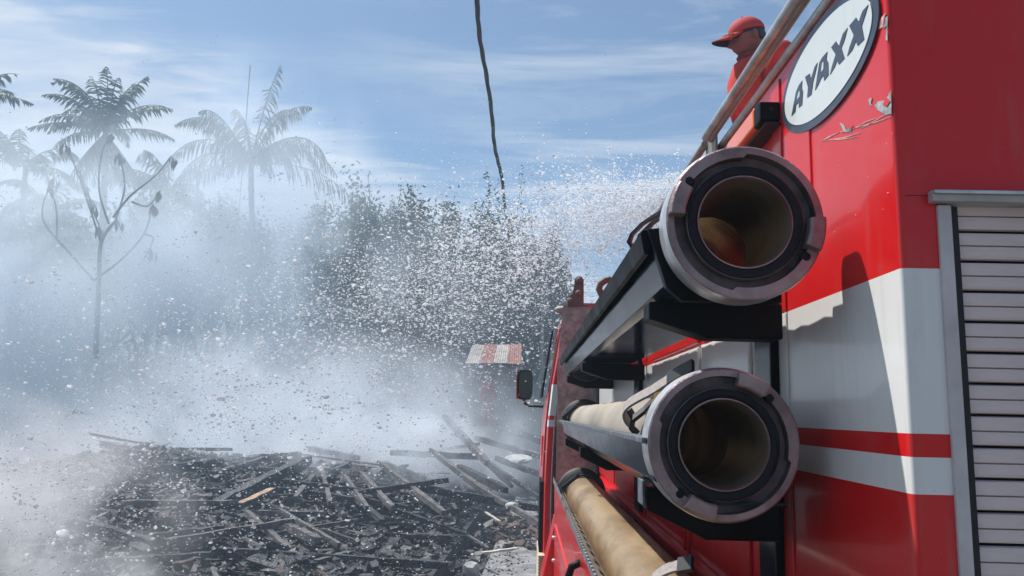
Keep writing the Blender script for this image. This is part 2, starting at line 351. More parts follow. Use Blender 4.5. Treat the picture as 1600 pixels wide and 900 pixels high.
mb.add(V, [(i*8 + j, i*8 + j + 1, (i+1)*8 + j + 1, (i+1)*8 + j) for i in range(len(yy)-1) for j in range(7)])
mb.add([(xr(y0), y0, 0), (xr(y1), y1, 0), (xr(y1), y1, -.5), (xr(y0), y0, -.5)], [(0, 1, 2, 3)])
tag(ob('pavement', mb, M['concrete'], fix=False), 'grey concrete paving beside the fire truck', kind='structure')

# ================================================================== FIRE TRUCK
truck = thing('fire_truck', (1.4, 4.5, 0), 'red fire truck with white side stripes and hose tubes on its flank', 'fire truck', rel=True)
BAND = [(-1.45, 0), (-.074, 1), (-.0365, 0), (-.0125, 1), (.162, 0), (.541, None)]   # z from, 0 red / 1 white
def banded(path, parent, name, lo=-1.45, hi=.541, thick=None):
    """vertical wall following a plan path (x,y), split at the stripes' heights"""
    mb = MB(); V = []; zs = [z for z, _ in BAND]; n = len(path); zz = []
    for z in zs:
        for p in path: V.append((p[0], p[1], z))
    Fc = []; mm = []
    for i in range(len(zs)-1):
        for j in range(n-1):
            Fc.append((i*n + j, i*n + j + 1, (i+1)*n + j + 1, (i+1)*n + j)); mm.append(BAND[i][1])
    mb.add(V, Fc, mm)
    return ob(name, mb, [M['red'], M['white']], parent, fix=False, smooth=True, sharp=25)
arc = [(.4 + .006 - .006*math.cos(a), .85 + .006 - .006*math.sin(a)) for a in [R(i*15) for i in range(7)]]
_sw = banded([(.4, 4.44)] + [(.4, y) for y in (3.6, 2.8, 2.0, 1.35)] + [(.4, .862)] + arc + [(.410, .85), (.441, .85)], truck, 'side_wall')
_w = _sw.modifiers.new('wn', 'WEIGHTED_NORMAL'); _w.keep_sharp = False; _w.weight = 100
# red panel over and beside the shutter
mb = MB(); mb.box((.441, .8502, .2465), (2.4, .90, .541)); mb.box((2.25, .8502, -1.45), (2.4, .9, .2465))
ob('rear_panel', mb, M['red'], truck)
mb = MB(); mb.box((.412, .864, .541), (2.4, 4.44, .5515)); mb.box((2.39, .9, -1.45), (2.4, 4.44, .54)); mb.box((.41, 4.43, -1.45), (2.39, 4.44, .54)); mb.box((.41, .95, -1.46), (2.39, 4.43, -1.42))
ob('roof', mb, M['red'], truck)
mb = MB(); mb.prism([(.4, .541), (.4, .547), (.405, .553), (.44, .553), (.44, .541)], 1, .851, 4.44)
ob('roof_edge', mb, M['red'], truck, bevel=.001)
# seam with the shutter
mb = MB(); mb.box((.409, .8494, .2420), (.433, .8502, .2427)); ob('seam', mb, M['lapel'], truck)
mb = MB(); mb.box((.441, .846, -1.3), (.4555, .872, .2315)); fr = ob('shutter_frame', mb, M['frame'], truck, bevel=.0012)
mb = MB(); mb.box((.4555, .853, -1.3), (.4655, .872, .2315)); ob('shutter_seal', mb, M['rubber'], truck)
mb = MB(); mb.prism([(.838, .2335), (.838, .2415), (.842, .2465), (.872, .2465), (.872, .2335)], 0, .433, 2.27)
ob('shutter_header', mb, M['header'], truck, bevel=.0012)
mb = MB(); mb.box((.433, .835, .2415), (2.27, .8400, .2455)); ob('drip_edge', mb, M['alubright'], truck, bevel=.001)
# roller shutter: each slat a part with a groove down its middle
P_ = .0331
slat = MB(); y_ = .862
prof = [(y_+.006, .0012), (y_, .0022), (y_-.0012, .0045), (y_-.0012, .0152), (y_+.0035, .0157), (y_+.0035, .0165), (y_-.0012, .0170), (y_-.0012, .0285), (y_, .0305), (y_+.006, .0318)]
slat.add([(x, p[0], p[1]) for x in (.4645, 2.26) for p in prof], [(i, i+1, len(prof)+i+1, len(prof)+i) for i in range(len(prof)-1)])
slm = mesh('slat', slat, M['shutter']); fixn(slm)
for k in range(46):
    z = .2400 - P_ * (k+1)
    o = link('slat', slm, truck); o.location = OFF[truck.name] + Vector((0, random.uniform(-.0006, .0006), z))
mb = MB(); mb.box((.44, .880, -1.35), (2.27, .890, .24)); ob('shutter_backing', mb, M['rubber'], truck)
# embossed ribs on the side
mb = MB(); mb.prism([(1.112, .30), (1.20, .30), (1.212, .31), (1.212, .445), (1.20, .455), (1.125, .447), (1.100, .435), (1.100, .312)], 0, .3975, .401); ob('raised_panel', mb, M['red'], truck, bevel=.002, seg=3)
mb = MB(); mb.box((.397, 1.225, .163), (.401, 1.268, .54), 0); mb.box((.397, 1.225, -.012), (.401, 1.268, .1615), 1); mb.box((.397, 1.225, -1.2), (.401, 1.268, -.0745), 0)
ob('corner_post', mb, [M['red'], M['white']], truck, bevel=.002, seg=2)
# compartment panels between the posts
for (a, b) in ((1.42, 1.80), (1.84, 2.50), (2.95, 3.6), (3.65, 4.3)):
    mb = MB(); mb.box((.392, a, .166), (.401, b, .46), 0); mb.box((.392, a, -.05), (.401, b, .158), 1)
    ob('side_panel', mb, [M['red'], M['white']], truck, bevel=.004)
for (a, b) in ((1.45, 1.95), (2.05, 2.62), (2.95, 3.5), (3.6, 4.3)):
    mb = MB(); mb.box((.393, a, -.30), (.401, b, -.115)); ob('side_panel', mb, M['red'], truck, bevel=.004)
mb = MB(); mb.box((.372, 1.40, -.345), (.401, 4.4, -.318)); ob('side_moulding', mb, M['red'], truck, bevel=.006)
mb = MB(); mb.box((.382, 1.40, -.70), (.401, 4.4, -.36)); ob('lower_panel', mb, M['red'], truck, bevel=.006)
mb = MB()
for yv in (1.93, 1.975, 2.62): mb.box((.384, yv, -.315), (.3935, yv + .018, -.12))
ob('panel_rib', mb, M['red'], truck, bevel=.003)
# posts that carry the trays
for (a, b) in ((1.267, 1.359), (2.75, 2.87), (4.28, 4.40)):
    mb = MB(); mb.box((.386, a + .004, -1.1), (.3965, b, .19)); o = ob('tray_post', mb, M['tray'], truck, bevel=.001)
    mb = MB(); mb.box((.384, a - .004, -1.1), (.3975, a + .0035, .19)); ob('post_edge', mb, M['black'], o, loc=(0, 0, 0), bevel=.0008)
# trays
def tray(name, A, B, C, D, lab, flange):
    t = .004
    pts = [A, B, C, D]; inn = [(A[0]+t, A[1]), (B[0]+t, B[1]+t*.8), (C[0]+t*.5, C[1]+t), (D[0], D[1]+t)]
    mb = MB(); poly = pts + inn[::-1]
    mb.prism([(p[0], p[1]) for p in poly], 1, 1.065, 3.62)
    o = ob('hose_tray', mb, M['tray'], truck, bevel=.0008); o['label'] = lab
    mb = MB(); mb.prism(flange, 1, 1.063, 3.622); ob('tray_edge', mb, M['black'] if A[1] > 0 else M['trayedge'], o, loc=(0, 0, 0), bevel=.001)  # upper lip is black to hold the shade of its underside
    if A[1] > 0:
        mb = MB(); mb.prism([(.1535, .2472), (.1555, .2496), (.1735, .2500), (.1735, .2488), (.157, .2484)], 1, 1.061, 3.625); ob('edge_line', mb, M['trayedge'], o, loc=(0, 0, 0))  # thin light grey strip along the top of the upper lip
    return o
t1 = tray('t', (.166, .240), (.184, .173), (.20, .166), (.345, .166), 'upper hose tray seen from below', [(.163, .214), (.157, .216), (.152, .244), (.156, .2485), (.172, .249), (.172, .244), (.1645, .242)])
t2 = tray('t', (.158, -.032), (.170, -.083), (.205, -.112), (.34, -.112), 'lower hose tray', [(.153, -.036), (.153, -.0285), (.174, -.0285), (.174, -.032), (.158, -.0325), (.157, -.036)])
mb = MB(); mb.add([(.171, 1.062, .245), (.176, 1.062, .245), (.40, 1.062, .16), (.40, 1.062, .128), (.25, 1.062, .128), (.186, 1.062, .168)], [(0, 1, 2, 3, 4, 5)])
V = [(.160, .246), (.176, .248), (.186, .200), (.215, .166), (.28, .158), (.335, .166), (.335, .150), (.205, .150), (.184, .168)]
mb = MB(); mb.prism(V, 1, 1.046, 1.064); ob('tray_end_plate', mb, M['black'], truck, bevel=.001)
for (ya, zt, xa) in ((1.16, .165, .178), (2.62, .165, .184), (3.55, .165, .184)):
    mb = MB(); mb.prism([(xa, zt), (xa, zt - .026), (xa + .085, zt - .052), (.388 if ya > 2 else .372, zt - .052), (.388 if ya > 2 else .372, zt)], 1, ya, ya + .055)
    ob('tray_arm', mb, M['black'], truck, bevel=.003)
for (ya, zt, xa) in ((1.20, -.114, .180), (2.62, -.114, .18), (3.55, -.114, .18)):
    mb = MB(); mb.prism([(xa, zt + .008), (xa, zt - .022), (xa + .085, zt - .062), (.388 if ya > 2 else .374, zt - .062), (.388 if ya > 2 else .374, zt)], 1, ya, ya + .055)
    ob('tray_arm', mb, M['black'], truck, bevel=.003)
mb = MB(); mb.prism([(.172, -.093), (.172, -.128), (.176, -.130), (.176, -.098), (.20, -.095), (.20, -.091)], 1, 1.19, 1.24); ob('arm_bracket', mb, M['trayedge'], truck, bevel=.001)
# third rack: perforated rail, red fender panel below it
mb = MB(); mb.prism([(.128, -.268), (.128, -.292), (.132, -.292), (.132, -.273), (.158, -.30), (.158, -.296)], 1, .5, 3.55)
rail3 = ob('rack_rail', mb, M['tray'], truck)
mb = MB()
for k in range(80):
    yv = .62 + k * .036
    if random.random() < .1: continue
    mb.box((.1255, yv, -.2895), (.1285, yv + .017, -.2745))
o = ob('rail_tooth', mb, M['alubright'], rail3, loc=(0, 0, 0), bevel=0); o['kind'] = 'stuff'
mb = MB()
for k in range(26):
    yv = .8 + k * .1
    mb.prism([(.1395, -.2802), (.1505, -.2918), (.1501, -.2880), (.1412, -.2785)], 1, yv, yv + .03)
o = ob('rail_slot', mb, M['rubber'], rail3, loc=(0, 0, 0)); o['kind'] = 'stuff'
mb = MB(); mb.box((.15, .5, -.405), (.39, 3.6, -.398)); ob('rack_floor', mb, M['black'], truck)
mb = MB(); mb.add([(.132, .5, -.298), (.132, 3.5, -.298), (.142, 3.5, -1.3), (.142, .5, -1.3), (.137, .5, -.298), (.137, 3.5, -.298), (.150, 3.5, -1.3), (.150, .5, -1.3)],
                  [(0, 1, 2, 3), (4, 7, 6, 5), (0, 4, 5, 1), (1, 5, 6, 2), (3, 2, 6, 7), (0, 3, 7, 4)])
ob('fender_panel', mb, M['red'], truck, bevel=.003)
mb = MB(); mb.prism([(2.35, -.44), (3.35, -.44), (3.35, -1.2), (2.35, -1.2)], 0, .128, .140); ob('fender_door', mb, M['red'], truck, bevel=.006)
mb = MB(); mb.prism([(.139, -.444), (.166, -.46), (.170, -1.0), (.05, -1.0), (.085, -.69)], 1, 3.52, 3.72); ob('fender_flare', mb, M['red'], truck, bevel=.006, seg=3)
mb = MB()
for k in range(7):
    mb.ball((.127, 3.38, -.50 - k*.09), .0075, 6)
ob('rivet', mb, M['alubright'], truck, smooth=True)
hb = [onY(888, 902, 1.9), onY(893, 886, 1.9), onY(905, 880, 1.9), onY(918, 884, 1.9), onY(922, 892, 1.95)]
mb = MB(); mb.tube(hb, .009, 10); ob('grab_handle', mb, M['black'], truck, smooth=True)
# tread plate behind the cab, with its raised bars
mb = MB(); mb.prism([(.205, .60), (.33, .61), (.405, .57), (.405, -.62), (.175, -.62), (.178, .30)], 1, 4.46, 4.47); tp = ob('tread_plate', mb, M['dia'], truck)
mb = MB(); i = 0; zz = -.6
while zz < .58:
    xx_ = .19 + (.012 if int(zz*1000) % 2 else 0)
    for k in range(9):
        x = .19 + k*.026; a = R(45) if (k + i) % 2 else R(-45)
        c, s_ = math.cos(a)*.010, math.sin(a)*.010; px, pz = -math.sin(a)*.0022, math.cos(a)*.0022
        if x > .395: continue
        V = [(x-c-px, 4.4585, zz-s_-pz), (x+c-px, 4.4585, zz+s_-pz), (x+c+px, 4.4585, zz+s_+pz), (x-c+px, 4.4585, zz-s_+pz)]
        V += [(v[0], 4.461, v[2]) for v in V]
        mb.add(V, [(0, 1, 2, 3), (0, 4, 5, 1), (1, 5, 6, 2), (2, 6, 7, 3), (3, 7, 4, 0)])
    zz += .026; i += 1
o = ob('tread_bar', mb, M['dia'], tp, loc=(0, 0, 0)); o['kind'] = 'stuff'
# lever with two bolts above the tread plate
def Q(u, v, y=4.4): p = onY(u, v, y); return (p[0], p[2])
mb = MB(); mb.prism([Q(886, 480), Q(887, 466), Q(890, 461), Q(894, 459), Q(897, 447), Q(898, 436), Q(902, 432), Q(908, 432), Q(912, 437), Q(912, 476), Q(926, 478)], 1, 4.39, 4.41)
lv = ob('lever_plate', mb, M['rust'], truck, bevel=.003)
mb = MB()
for (u, v) in ((905, 438), (904, 458), (891, 470)):
    p = onY(u, v, 4.38); mb.ball(p, .018, 8)
ob('bolt', mb, M['rust'], lv, smooth=True, loc=(0, 0, 0))
# roof lamp
p = onY(878, 484, 4.6); mb = MB(); mb.ball(p, (.045, .05, .022), 10); ob('roof_lamp', mb, M['roofpale'], truck, smooth=True)
# curled hooks and corroded fittings seen above the upper tray
mb = MB(); mb.tube([onY(*q, 2.75) for q in ((941, 462), (936, 452), (938, 444), (946, 438), (955, 436))], .012, 8); ob('hook', mb, M['rust'], truck, smooth=True)
# rails
def pipe(name, pts, r, m, lab=None):
    mb = MB(); mb.tube(pts, r, 16); o = ob(name, mb, m, truck, smooth=True)
    if lab: o['label'] = lab
    return o
pipe('roof_rail', [(.378, -.4, .5935), (.378, 1.655, .5935)], .0098, M['galv'])
pipe('roof_rail', [(.3865, -.4, .586), (.3865, 1.65, .586)], .0062, M['galvold'], 'rust spotted rail')
pipe('roof_rail', [(.384, 1.69, .590), (.384, 3.9, .590)], .0085, M['galvold'], 'rust spotted rail')
pipe('roof_rail', [(.4075, -.4, .569), (.4075, 4.3, .569)], .0085, M['galv'])
for _y_ in (2.2, 2.9, 3.6): pipe('rail_stud', [(.405, _y_, .55), (.386, _y_, .590)], .005, M['galvold'])
mb = MB(); mb.prism([(1.62, .612), (1.63, .622), (1.70, .622), (1.71, .612), (1.71, .50), (1.62, .50)], 0, .389, .395)
ob('rail_bracket', mb, M['galvold'], truck, bevel=.002)
# marker lamp: black housing with orange lens
z0, z1 = .462, .500
mb = MB(); mb.prism([(1.224, .468), (1.224, .500), (1.258, .507), (1.262, .466)], 0, .366, .3995); mk = ob('marker_lamp', mb, M['black'], truck, bevel=.003)
mb = MB(); mb.prism([(.364, .468), (.364, .500), (.372, .508), (.3995, .508), (.3995, .466)], 1, 1.256, 1.43); ob('lens', mb, M['orange'], mk, bevel=.005, seg=3, loc=(0, 0, 0))
mb = MB(); mb.prism([(.374, .462), (.374, .4665), (.3995, .4665), (.3995, .460)], 1, 1.224, 1.42); ob('lamp_base', mb, M['rubber'], mk, loc=(0, 0, 0), bevel=.001)
mb = MB(); mb.ring((.384, 1.2235, .488), [(.0001, 0), (.0035, 0), (.0035, .002)], 14); ob('screw', mb, M['rubber'], mk, loc=(0, 0, 0))
# oval sticker
def oval(a, b, x0, x1, n=72, rot=R(1.7)):
    c, s_ = math.cos(rot), math.sin(rot)
    pts = []
    for i in range(n):
        t = 2*math.pi*i/n; u, v = a*math.cos(t), b*math.sin(t)
        pts.append((1.0373 + u*c - v*s_, .4732 + u*s_ + v*c))
    return MB().prism(pts, 0, x0, x1)
st = ob('oval_sticker', oval(.1745, .0720, .3967, .3995), M['navy'], truck)
ob('sticker_field', oval(.1580, .0605, .3958, .3966), M['sticker'], st, loc=(0, 0, 0))
LET = [
 [[(233,742),(262,588),(280,545),(302,515),(299,560),(306,585),(301,668),(280,688),(281,650),(262,672),(258,712)], [(267,636),(283,615),(284,580),(277,588)]],
 [[(320,492),(350,470),(357,505),(382,425),(400,400),(385,470),(372,520),(360,603),(334,623),(339,556)], None],
 [[(384,577),(400,470),(412,400),(428,370),(462,330),(457,375),(468,400),(470,478),(442,515),(438,480),(422,500),(405,540)], [(421,460),(436,440),(436,395),(428,400)]],
 [[(487,303),(520,262),(538,290),(562,215),(592,178),(572,255),(552,305),(572,372),(536,412),(526,385),(508,430),(480,475),(493,420),(516,348)], None],
 [[(603,165),(648,110),(664,135),(688,70),(724,30),(705,95),(682,165),(698,250),(656,292),(645,262),(622,318),(590,358),(605,300),(632,225)], None]]
for poly, hole in LET:
    P3 = [onX(1180 + a/4.09, b/4.09, .3957) for a, b in poly]
    ob('letter', MB().prism([(p[1], p[2]) for p in P3], 0, .3951, .3957), M['navy'], st, loc=(0, 0, 0))
    if hole:
        P3 = [onX(1180 + a/4.09, b/4.09, .3950) for a, b in hole]
        ob('letter_counter', MB().prism([(p[1], p[2]) for p in P3], 0, .3948, .39505), M['sticker'], st, loc=(0, 0, 0))
# chipped paint and scratches by the corner
def chip(pts, m, x=.3993, name='paint_chip'):
    P3 = [onX(u, v, x) for u, v in pts]; ob(name, MB().prism([(p[1], p[2]) for p in P3], 0, x - .00025, x + .0003), m, truck)
def jag(pts, k=2, a=1.6):
    out = []
    for i in range(len(pts)):
        p, q = pts[i], pts[(i+1) % len(pts)]
        for t in range(k): out.append((p[0] + (q[0]-p[0])*t/k + random.uniform(-a, a)*(t > 0), p[1] + (q[1]-p[1])*t/k + random.uniform(-a, a)*(t > 0)))
    return out
chip(jag([(1392.0, 139), (1388, 150), (1383, 157), (1371, 159), (1366, 164), (1372, 172), (1384, 180), (1393, 178)]), M['primer'])
chip(jag([(1384, 152), (1379, 163), (1386, 166), (1391, 158)], 2, .8), M['red'], .3984, 'paint_flake')
chip(jag([(1357, 157), (1362, 153), (1361, 160), (1364, 166), (1359, 165)]), M['primer'])
chip(jag([(1383, 30), (1380, 45), (1386, 40), (1384, 62), (1387, 62), (1387, 25)]), M['primer'])
chip(jag([(1360, 50), (1372, 37), (1384, 20), (1380, 42), (1370, 48), (1363, 53)]), M['scratch'])
chip(jag([(1312, 192), (1318, 194), (1322, 203), (1330, 200), (1333, 196), (1330, 205), (1318, 206)], 2, .8), M['primer'])
for a, b in (((1285, 220), (1312, 205)), ((1312, 205), (1318, 206)), ((1286, 221), (1340, 213)), ((1330, 203), (1392, 182)), ((1334, 200), (1370, 184)), ((1300, 218), (1345, 208)), ((1282, 219), (1300, 214)), ((1345, 200), (1388, 178))):
    nseg = 5; up_ = []; dn = []
    for k in range(nseg + 1):
        t = k/nseg; x = a[0] + (b[0]-a[0])*t; y = a[1] + (b[1]-a[1])*t + math.sin(t*5 + a[0])*1.1; w = .55*(1 - abs(2*t-1))**.5 + .12
        up_.append((x, y - w)); dn.append((x, y + w))
    chip(up_ + dn[::-1], M['scratch'], .39945, 'scratch')
for k in range(16):
    u, v = random.uniform(1300, 1396), random.uniform(60, 400); s_ = random.uniform(.4, 1.0)
    if ((u - 1300)/90)**2 + ((v - 100)/110)**2 < 1: continue
    chip([(u-s_, v), (u, v-s_*1.3), (u+s_, v), (u, v+s_)], M['scratch'], .39945, 'paint_chip')

# cab, lofted so that its flank leans
cabp = [(-1.35, .113), (-.87, .113), (-.4, .115), (-.074, .128), (-.0365, .131), (-.0125, .134), (.162, .152), (.3, .174), (.45, .196), (.56, .214), (.60, .245), (.63, .30)]
def cabx(z):
    for (a, xa), (b, xb) in zip(cabp, cabp[1:]):
        if a <= z <= b: return xa + (xb-xa)*(z-a)/(b-a)
    return .113
mb = MB(); ysn = [(4.56, .006), (4.575, 0), (5.3, 0), (5.9, .01), (6.15, .05), (6.3, .16)]; V = []
for z, x in cabp:
    for y, d in ysn: V.append((x + d, y, z))
    V.append((2.2, 6.36, z)); V.append((2.3, 4.56, z))
w = len(ysn) + 2; Fc = []; mm = []
for i in range(len(cabp)-1):
    zm = (cabp[i][0] + cabp[i+1][0]) / 2
    for j in range(w):
        Fc.append((i*w + j, i*w + (j+1) % w, (i+1)*w + (j+1) % w, (i+1)*w + j)); mm.append(1 if (-.074 < zm < -.0365 or -.0125 < zm < .162) else 0)
Fc += [tuple(range(w))[::-1], tuple(range((len(cabp)-1)*w, len(cabp)*w))]; mm += [0, 0]
mb.add(V, Fc, mm)
cab = ob('cab', mb, [M['red'], M['white']], truck, smooth=True, sharp=30)
def cstrip(name, ya, yb, z0, z1, off, th, m, par=None, n=10):
    V = []
    for i in range(n+1):
        z = z0 + (z1-z0)*i/n; x = cabx(z) + off
        V += [(x, ya, z), (x, yb, z), (x + th, yb, z), (x + th, ya, z)]
    Fc = [(i*4+k, i*4+(k+1) % 4, (i+1)*4+(k+1) % 4, (i+1)*4+k) for i in range(n) for k in range(4)] + [(0, 1, 2, 3), (n*4, n*4+3, n*4+2, n*4+1)]
    return ob(name, MB().add(V, Fc), m, par or cab, loc=(0, 0, 0), bevel=.002)
cstrip('door', 4.68, 5.55, -.95, .50, -.010, .012, M['red'])
cstrip('door_seal', 4.645, 4.675, -.95, .52, -.004, .006, M['rubber'])
cstrip('window', 4.76, 5.48, .12, .46, -.014, .006, M['glass'])
cstrip('window_visor', 5.1, 5.55, .10, .52, -.045, .012, M['black'])
cstrip('edge_trim', 4.545, 4.559, -.9, .5, .035, .006, M['alubright'])
cstrip('edge_gap_shade', 4.535, 4.556, -.9, .5, .048, .014, M['rubber'])  # black strip standing in for the dark gap behind the cab edge
cstrip('lower_trim', 4.6, 4.95, -1.15, -.38, -.022, .022, M['black'])
p = onY(857, 716, 4.6); mb = MB(); mb.box((p[0]-.012, 4.70, p[2]-.03), (p[0]+.004, 4.86, p[2]+.03)); ob('door_handle', mb, M['alubright'], cab, loc=(0, 0, 0), bevel=.004)
mb = MB(); p = onY(851, 703, 5.0); mb.box((p[0]-.022, 4.95, p[2]-.10), (p[0]+.01, 5.15, p[2]+.09)); ob('hinge_cover', mb, M['red'], cab, loc=(0, 0, 0), bevel=.01)
mb = MB(); p0, p1 = onY(841, 868, 4.5), onY(856, 905, 4.5)
for k in range(12):
    zz = p0[2] - k*.017; mb.box((p0[0], 4.5, zz-.011), (p1[0], 5.0, zz))
mb.box((p0[0]+.005, 4.51, p0[2]-.21), (p1[0], 4.99, p0[2]-.005)); ob('cab_step', mb, M['step'], cab, loc=(0, 0, 0))
# mirror
mp0 = onY(832, 577, 5.3); mb = MB(); poly = []
cx, cz = onY(820, 601, 5.3)[0], onY(820, 601, 5.3)[2]
for i in range(24):
    t = 2*math.pi*i/24; c, s_ = math.cos(t), math.sin(t)
    poly.append((cx + .052*math.copysign(abs(c)**.5, c), cz + .098*math.copysign(abs(s_)**.5, s_)))
mr = ob('mirror_housing', MB().prism(poly, 1, 5.3, 5.42), M['black'], truck, bevel=.006)
ob('mirror_back', MB().prism([(a - .006 if a < cx else a, b) for a, b in poly if True], 1, 5.32, 5.40), M['red'], mr, loc=(0, 0, 0))
ob('mirror_glass', MB().prism([(cx + .006 + (a-cx)*.82, cz + (b-cz)*.9) for a, b in poly], 1, 5.294, 5.2995), M['glass'], mr, loc=(0, 0, 0))
mb = MB(); mb.box((cx-.056, 5.31, cz-.095), (cx-.042, 5.39, cz+.02)); ob('mirror_side', mb, M['red'], mr, loc=(0, 0, 0), bevel=.004)
mb = MB(); mb.tube([onY(818, 623, 5.34), onY(820, 630, 5.3), onY(827, 634, 5.25), onY(848, 635, 5.2)], .009, 8); ob('mirror_arm', mb, M['black'], truck, smooth=True)
# wheels (hidden below the rack but part of the truck)
for yv in (1.9, 5.6):
    mb = MB(); mb.tube([(.20, yv, -1.75), (.46, yv, -1.75)], .44, 32); wh = ob('wheel', mb, M['rubber'], truck, bevel=.02)
# straps
def catmull(P, n):
    out = []
    for i in range(len(P)-1):
        p0, p1, p2, p3 = P[max(i-1, 0)], P[i], P[i+1], P[min(i+2, len(P)-1)]
        for k in range(n):
            t = k/n; out.append(.5*((2*p1) + (p2-p0)*t + (2*p0-5*p1+4*p2-p3)*t*t + (3*p1-p0-3*p2+p3)*t**3))
    return out + [P[-1]]
def strap(pts, y_, wd, tail, side=(0, 1, 0), par=truck):
    P3 = catmull([Vector(onY(u, v, yy_)) for (u, v), yy_ in zip(pts, y_)], 5)
    o = ob('hose_strap', MB().ribbon(P3, wd*.8, .004, side), M['webbing'], par, smooth=True, sharp=50)
    if tail:
        P4 = [onY(u, v, yy_) for (u, v), yy_ in tail]
        ob('strap_tip', MB().ribbon(P4, wd*1.05, .006, side), M['rubber'], o, loc=(0, 0, 0))
    return o
sd2 = Vector((.15, .75, .55))
strap([(990, 666), (979, 655), (975, 643), (981, 632), (996, 622), (1020, 609), (1046, 592)], [1.36, 1.35, 1.34, 1.33, 1.31, 1.28, 1.25], .030, [((1044, 593), 1.25), (1060, 583) and ((1062, 582), 1.22), ((1083, 571), 1.19)], sd2)
mb = MB(); mb.ribbon([onY(*q, 1.30) for q in ((983, 640), (990, 652), (987, 668), (996, 678))], .02, .006, (.3, .9, .2)); mb.ribbon([onY(*q, 1.27) for q in ((990, 654), (1008, 640), (1025, 622), (1040, 607))], .014, .006, sd2)
mb.ribbon([onY(*q, 1.24) for q in ((1010, 650), (1022, 632), (1036, 615))], .012, .004, sd2); ob('strap_buckle', mb, M['rubber'], truck)
mb = MB(); mb.ribbon([onY(*q, 1.22) for q in ((1013, 668), (1020, 640), (1030, 612))], .012, .006, (1, 0, .3)); ob('buckle_plate', mb, M['brass'], truck)
strap([(1020, 905), (1036, 893), (1052, 886), (1066, 884)], [1.18, 1.17, 1.16, 1.15], .026, [((1060, 884), 1.15), ((1082, 880), 1.13)], (.2, .8, .5))
mb = MB(); mb.ribbon([onY(1040, 328, 1.35), onY(1022, 338, 1.42), onY(1004, 350, 1.5), onY(988, 366, 1.58), onY(983, 378, 1.6), onY(990, 388, 1.6)], .026, .006, (.3, .9, .2)); mb.ribbon([onY(1038, 336, 1.36), onY(1018, 350, 1.45), onY(1000, 368, 1.5), onY(993, 388, 1.55)], .02, .006, (.3, .9, .2))
ob('hose_strap', mb, M['rubber'], truck)
for (xc, zc_, yv) in ((.259, -.035, 3.42), (.245, -.325, 3.36), (.271, .242, 3.42)):
    mb = MB(); mb.ring((xc, yv, zc_), [(.074, -.02), (.081, -.02), (.081, .02), (.074, .02)], 40, close=True); mb.tube([(xc-.085, yv-.02, zc_+.01), (xc-.10, yv-.05, zc_+.02), (xc-.03, yv-.12, zc_+.085)], .008, 8)
    ob('hose_strap', mb, M['rubber'], truck, smooth=True)

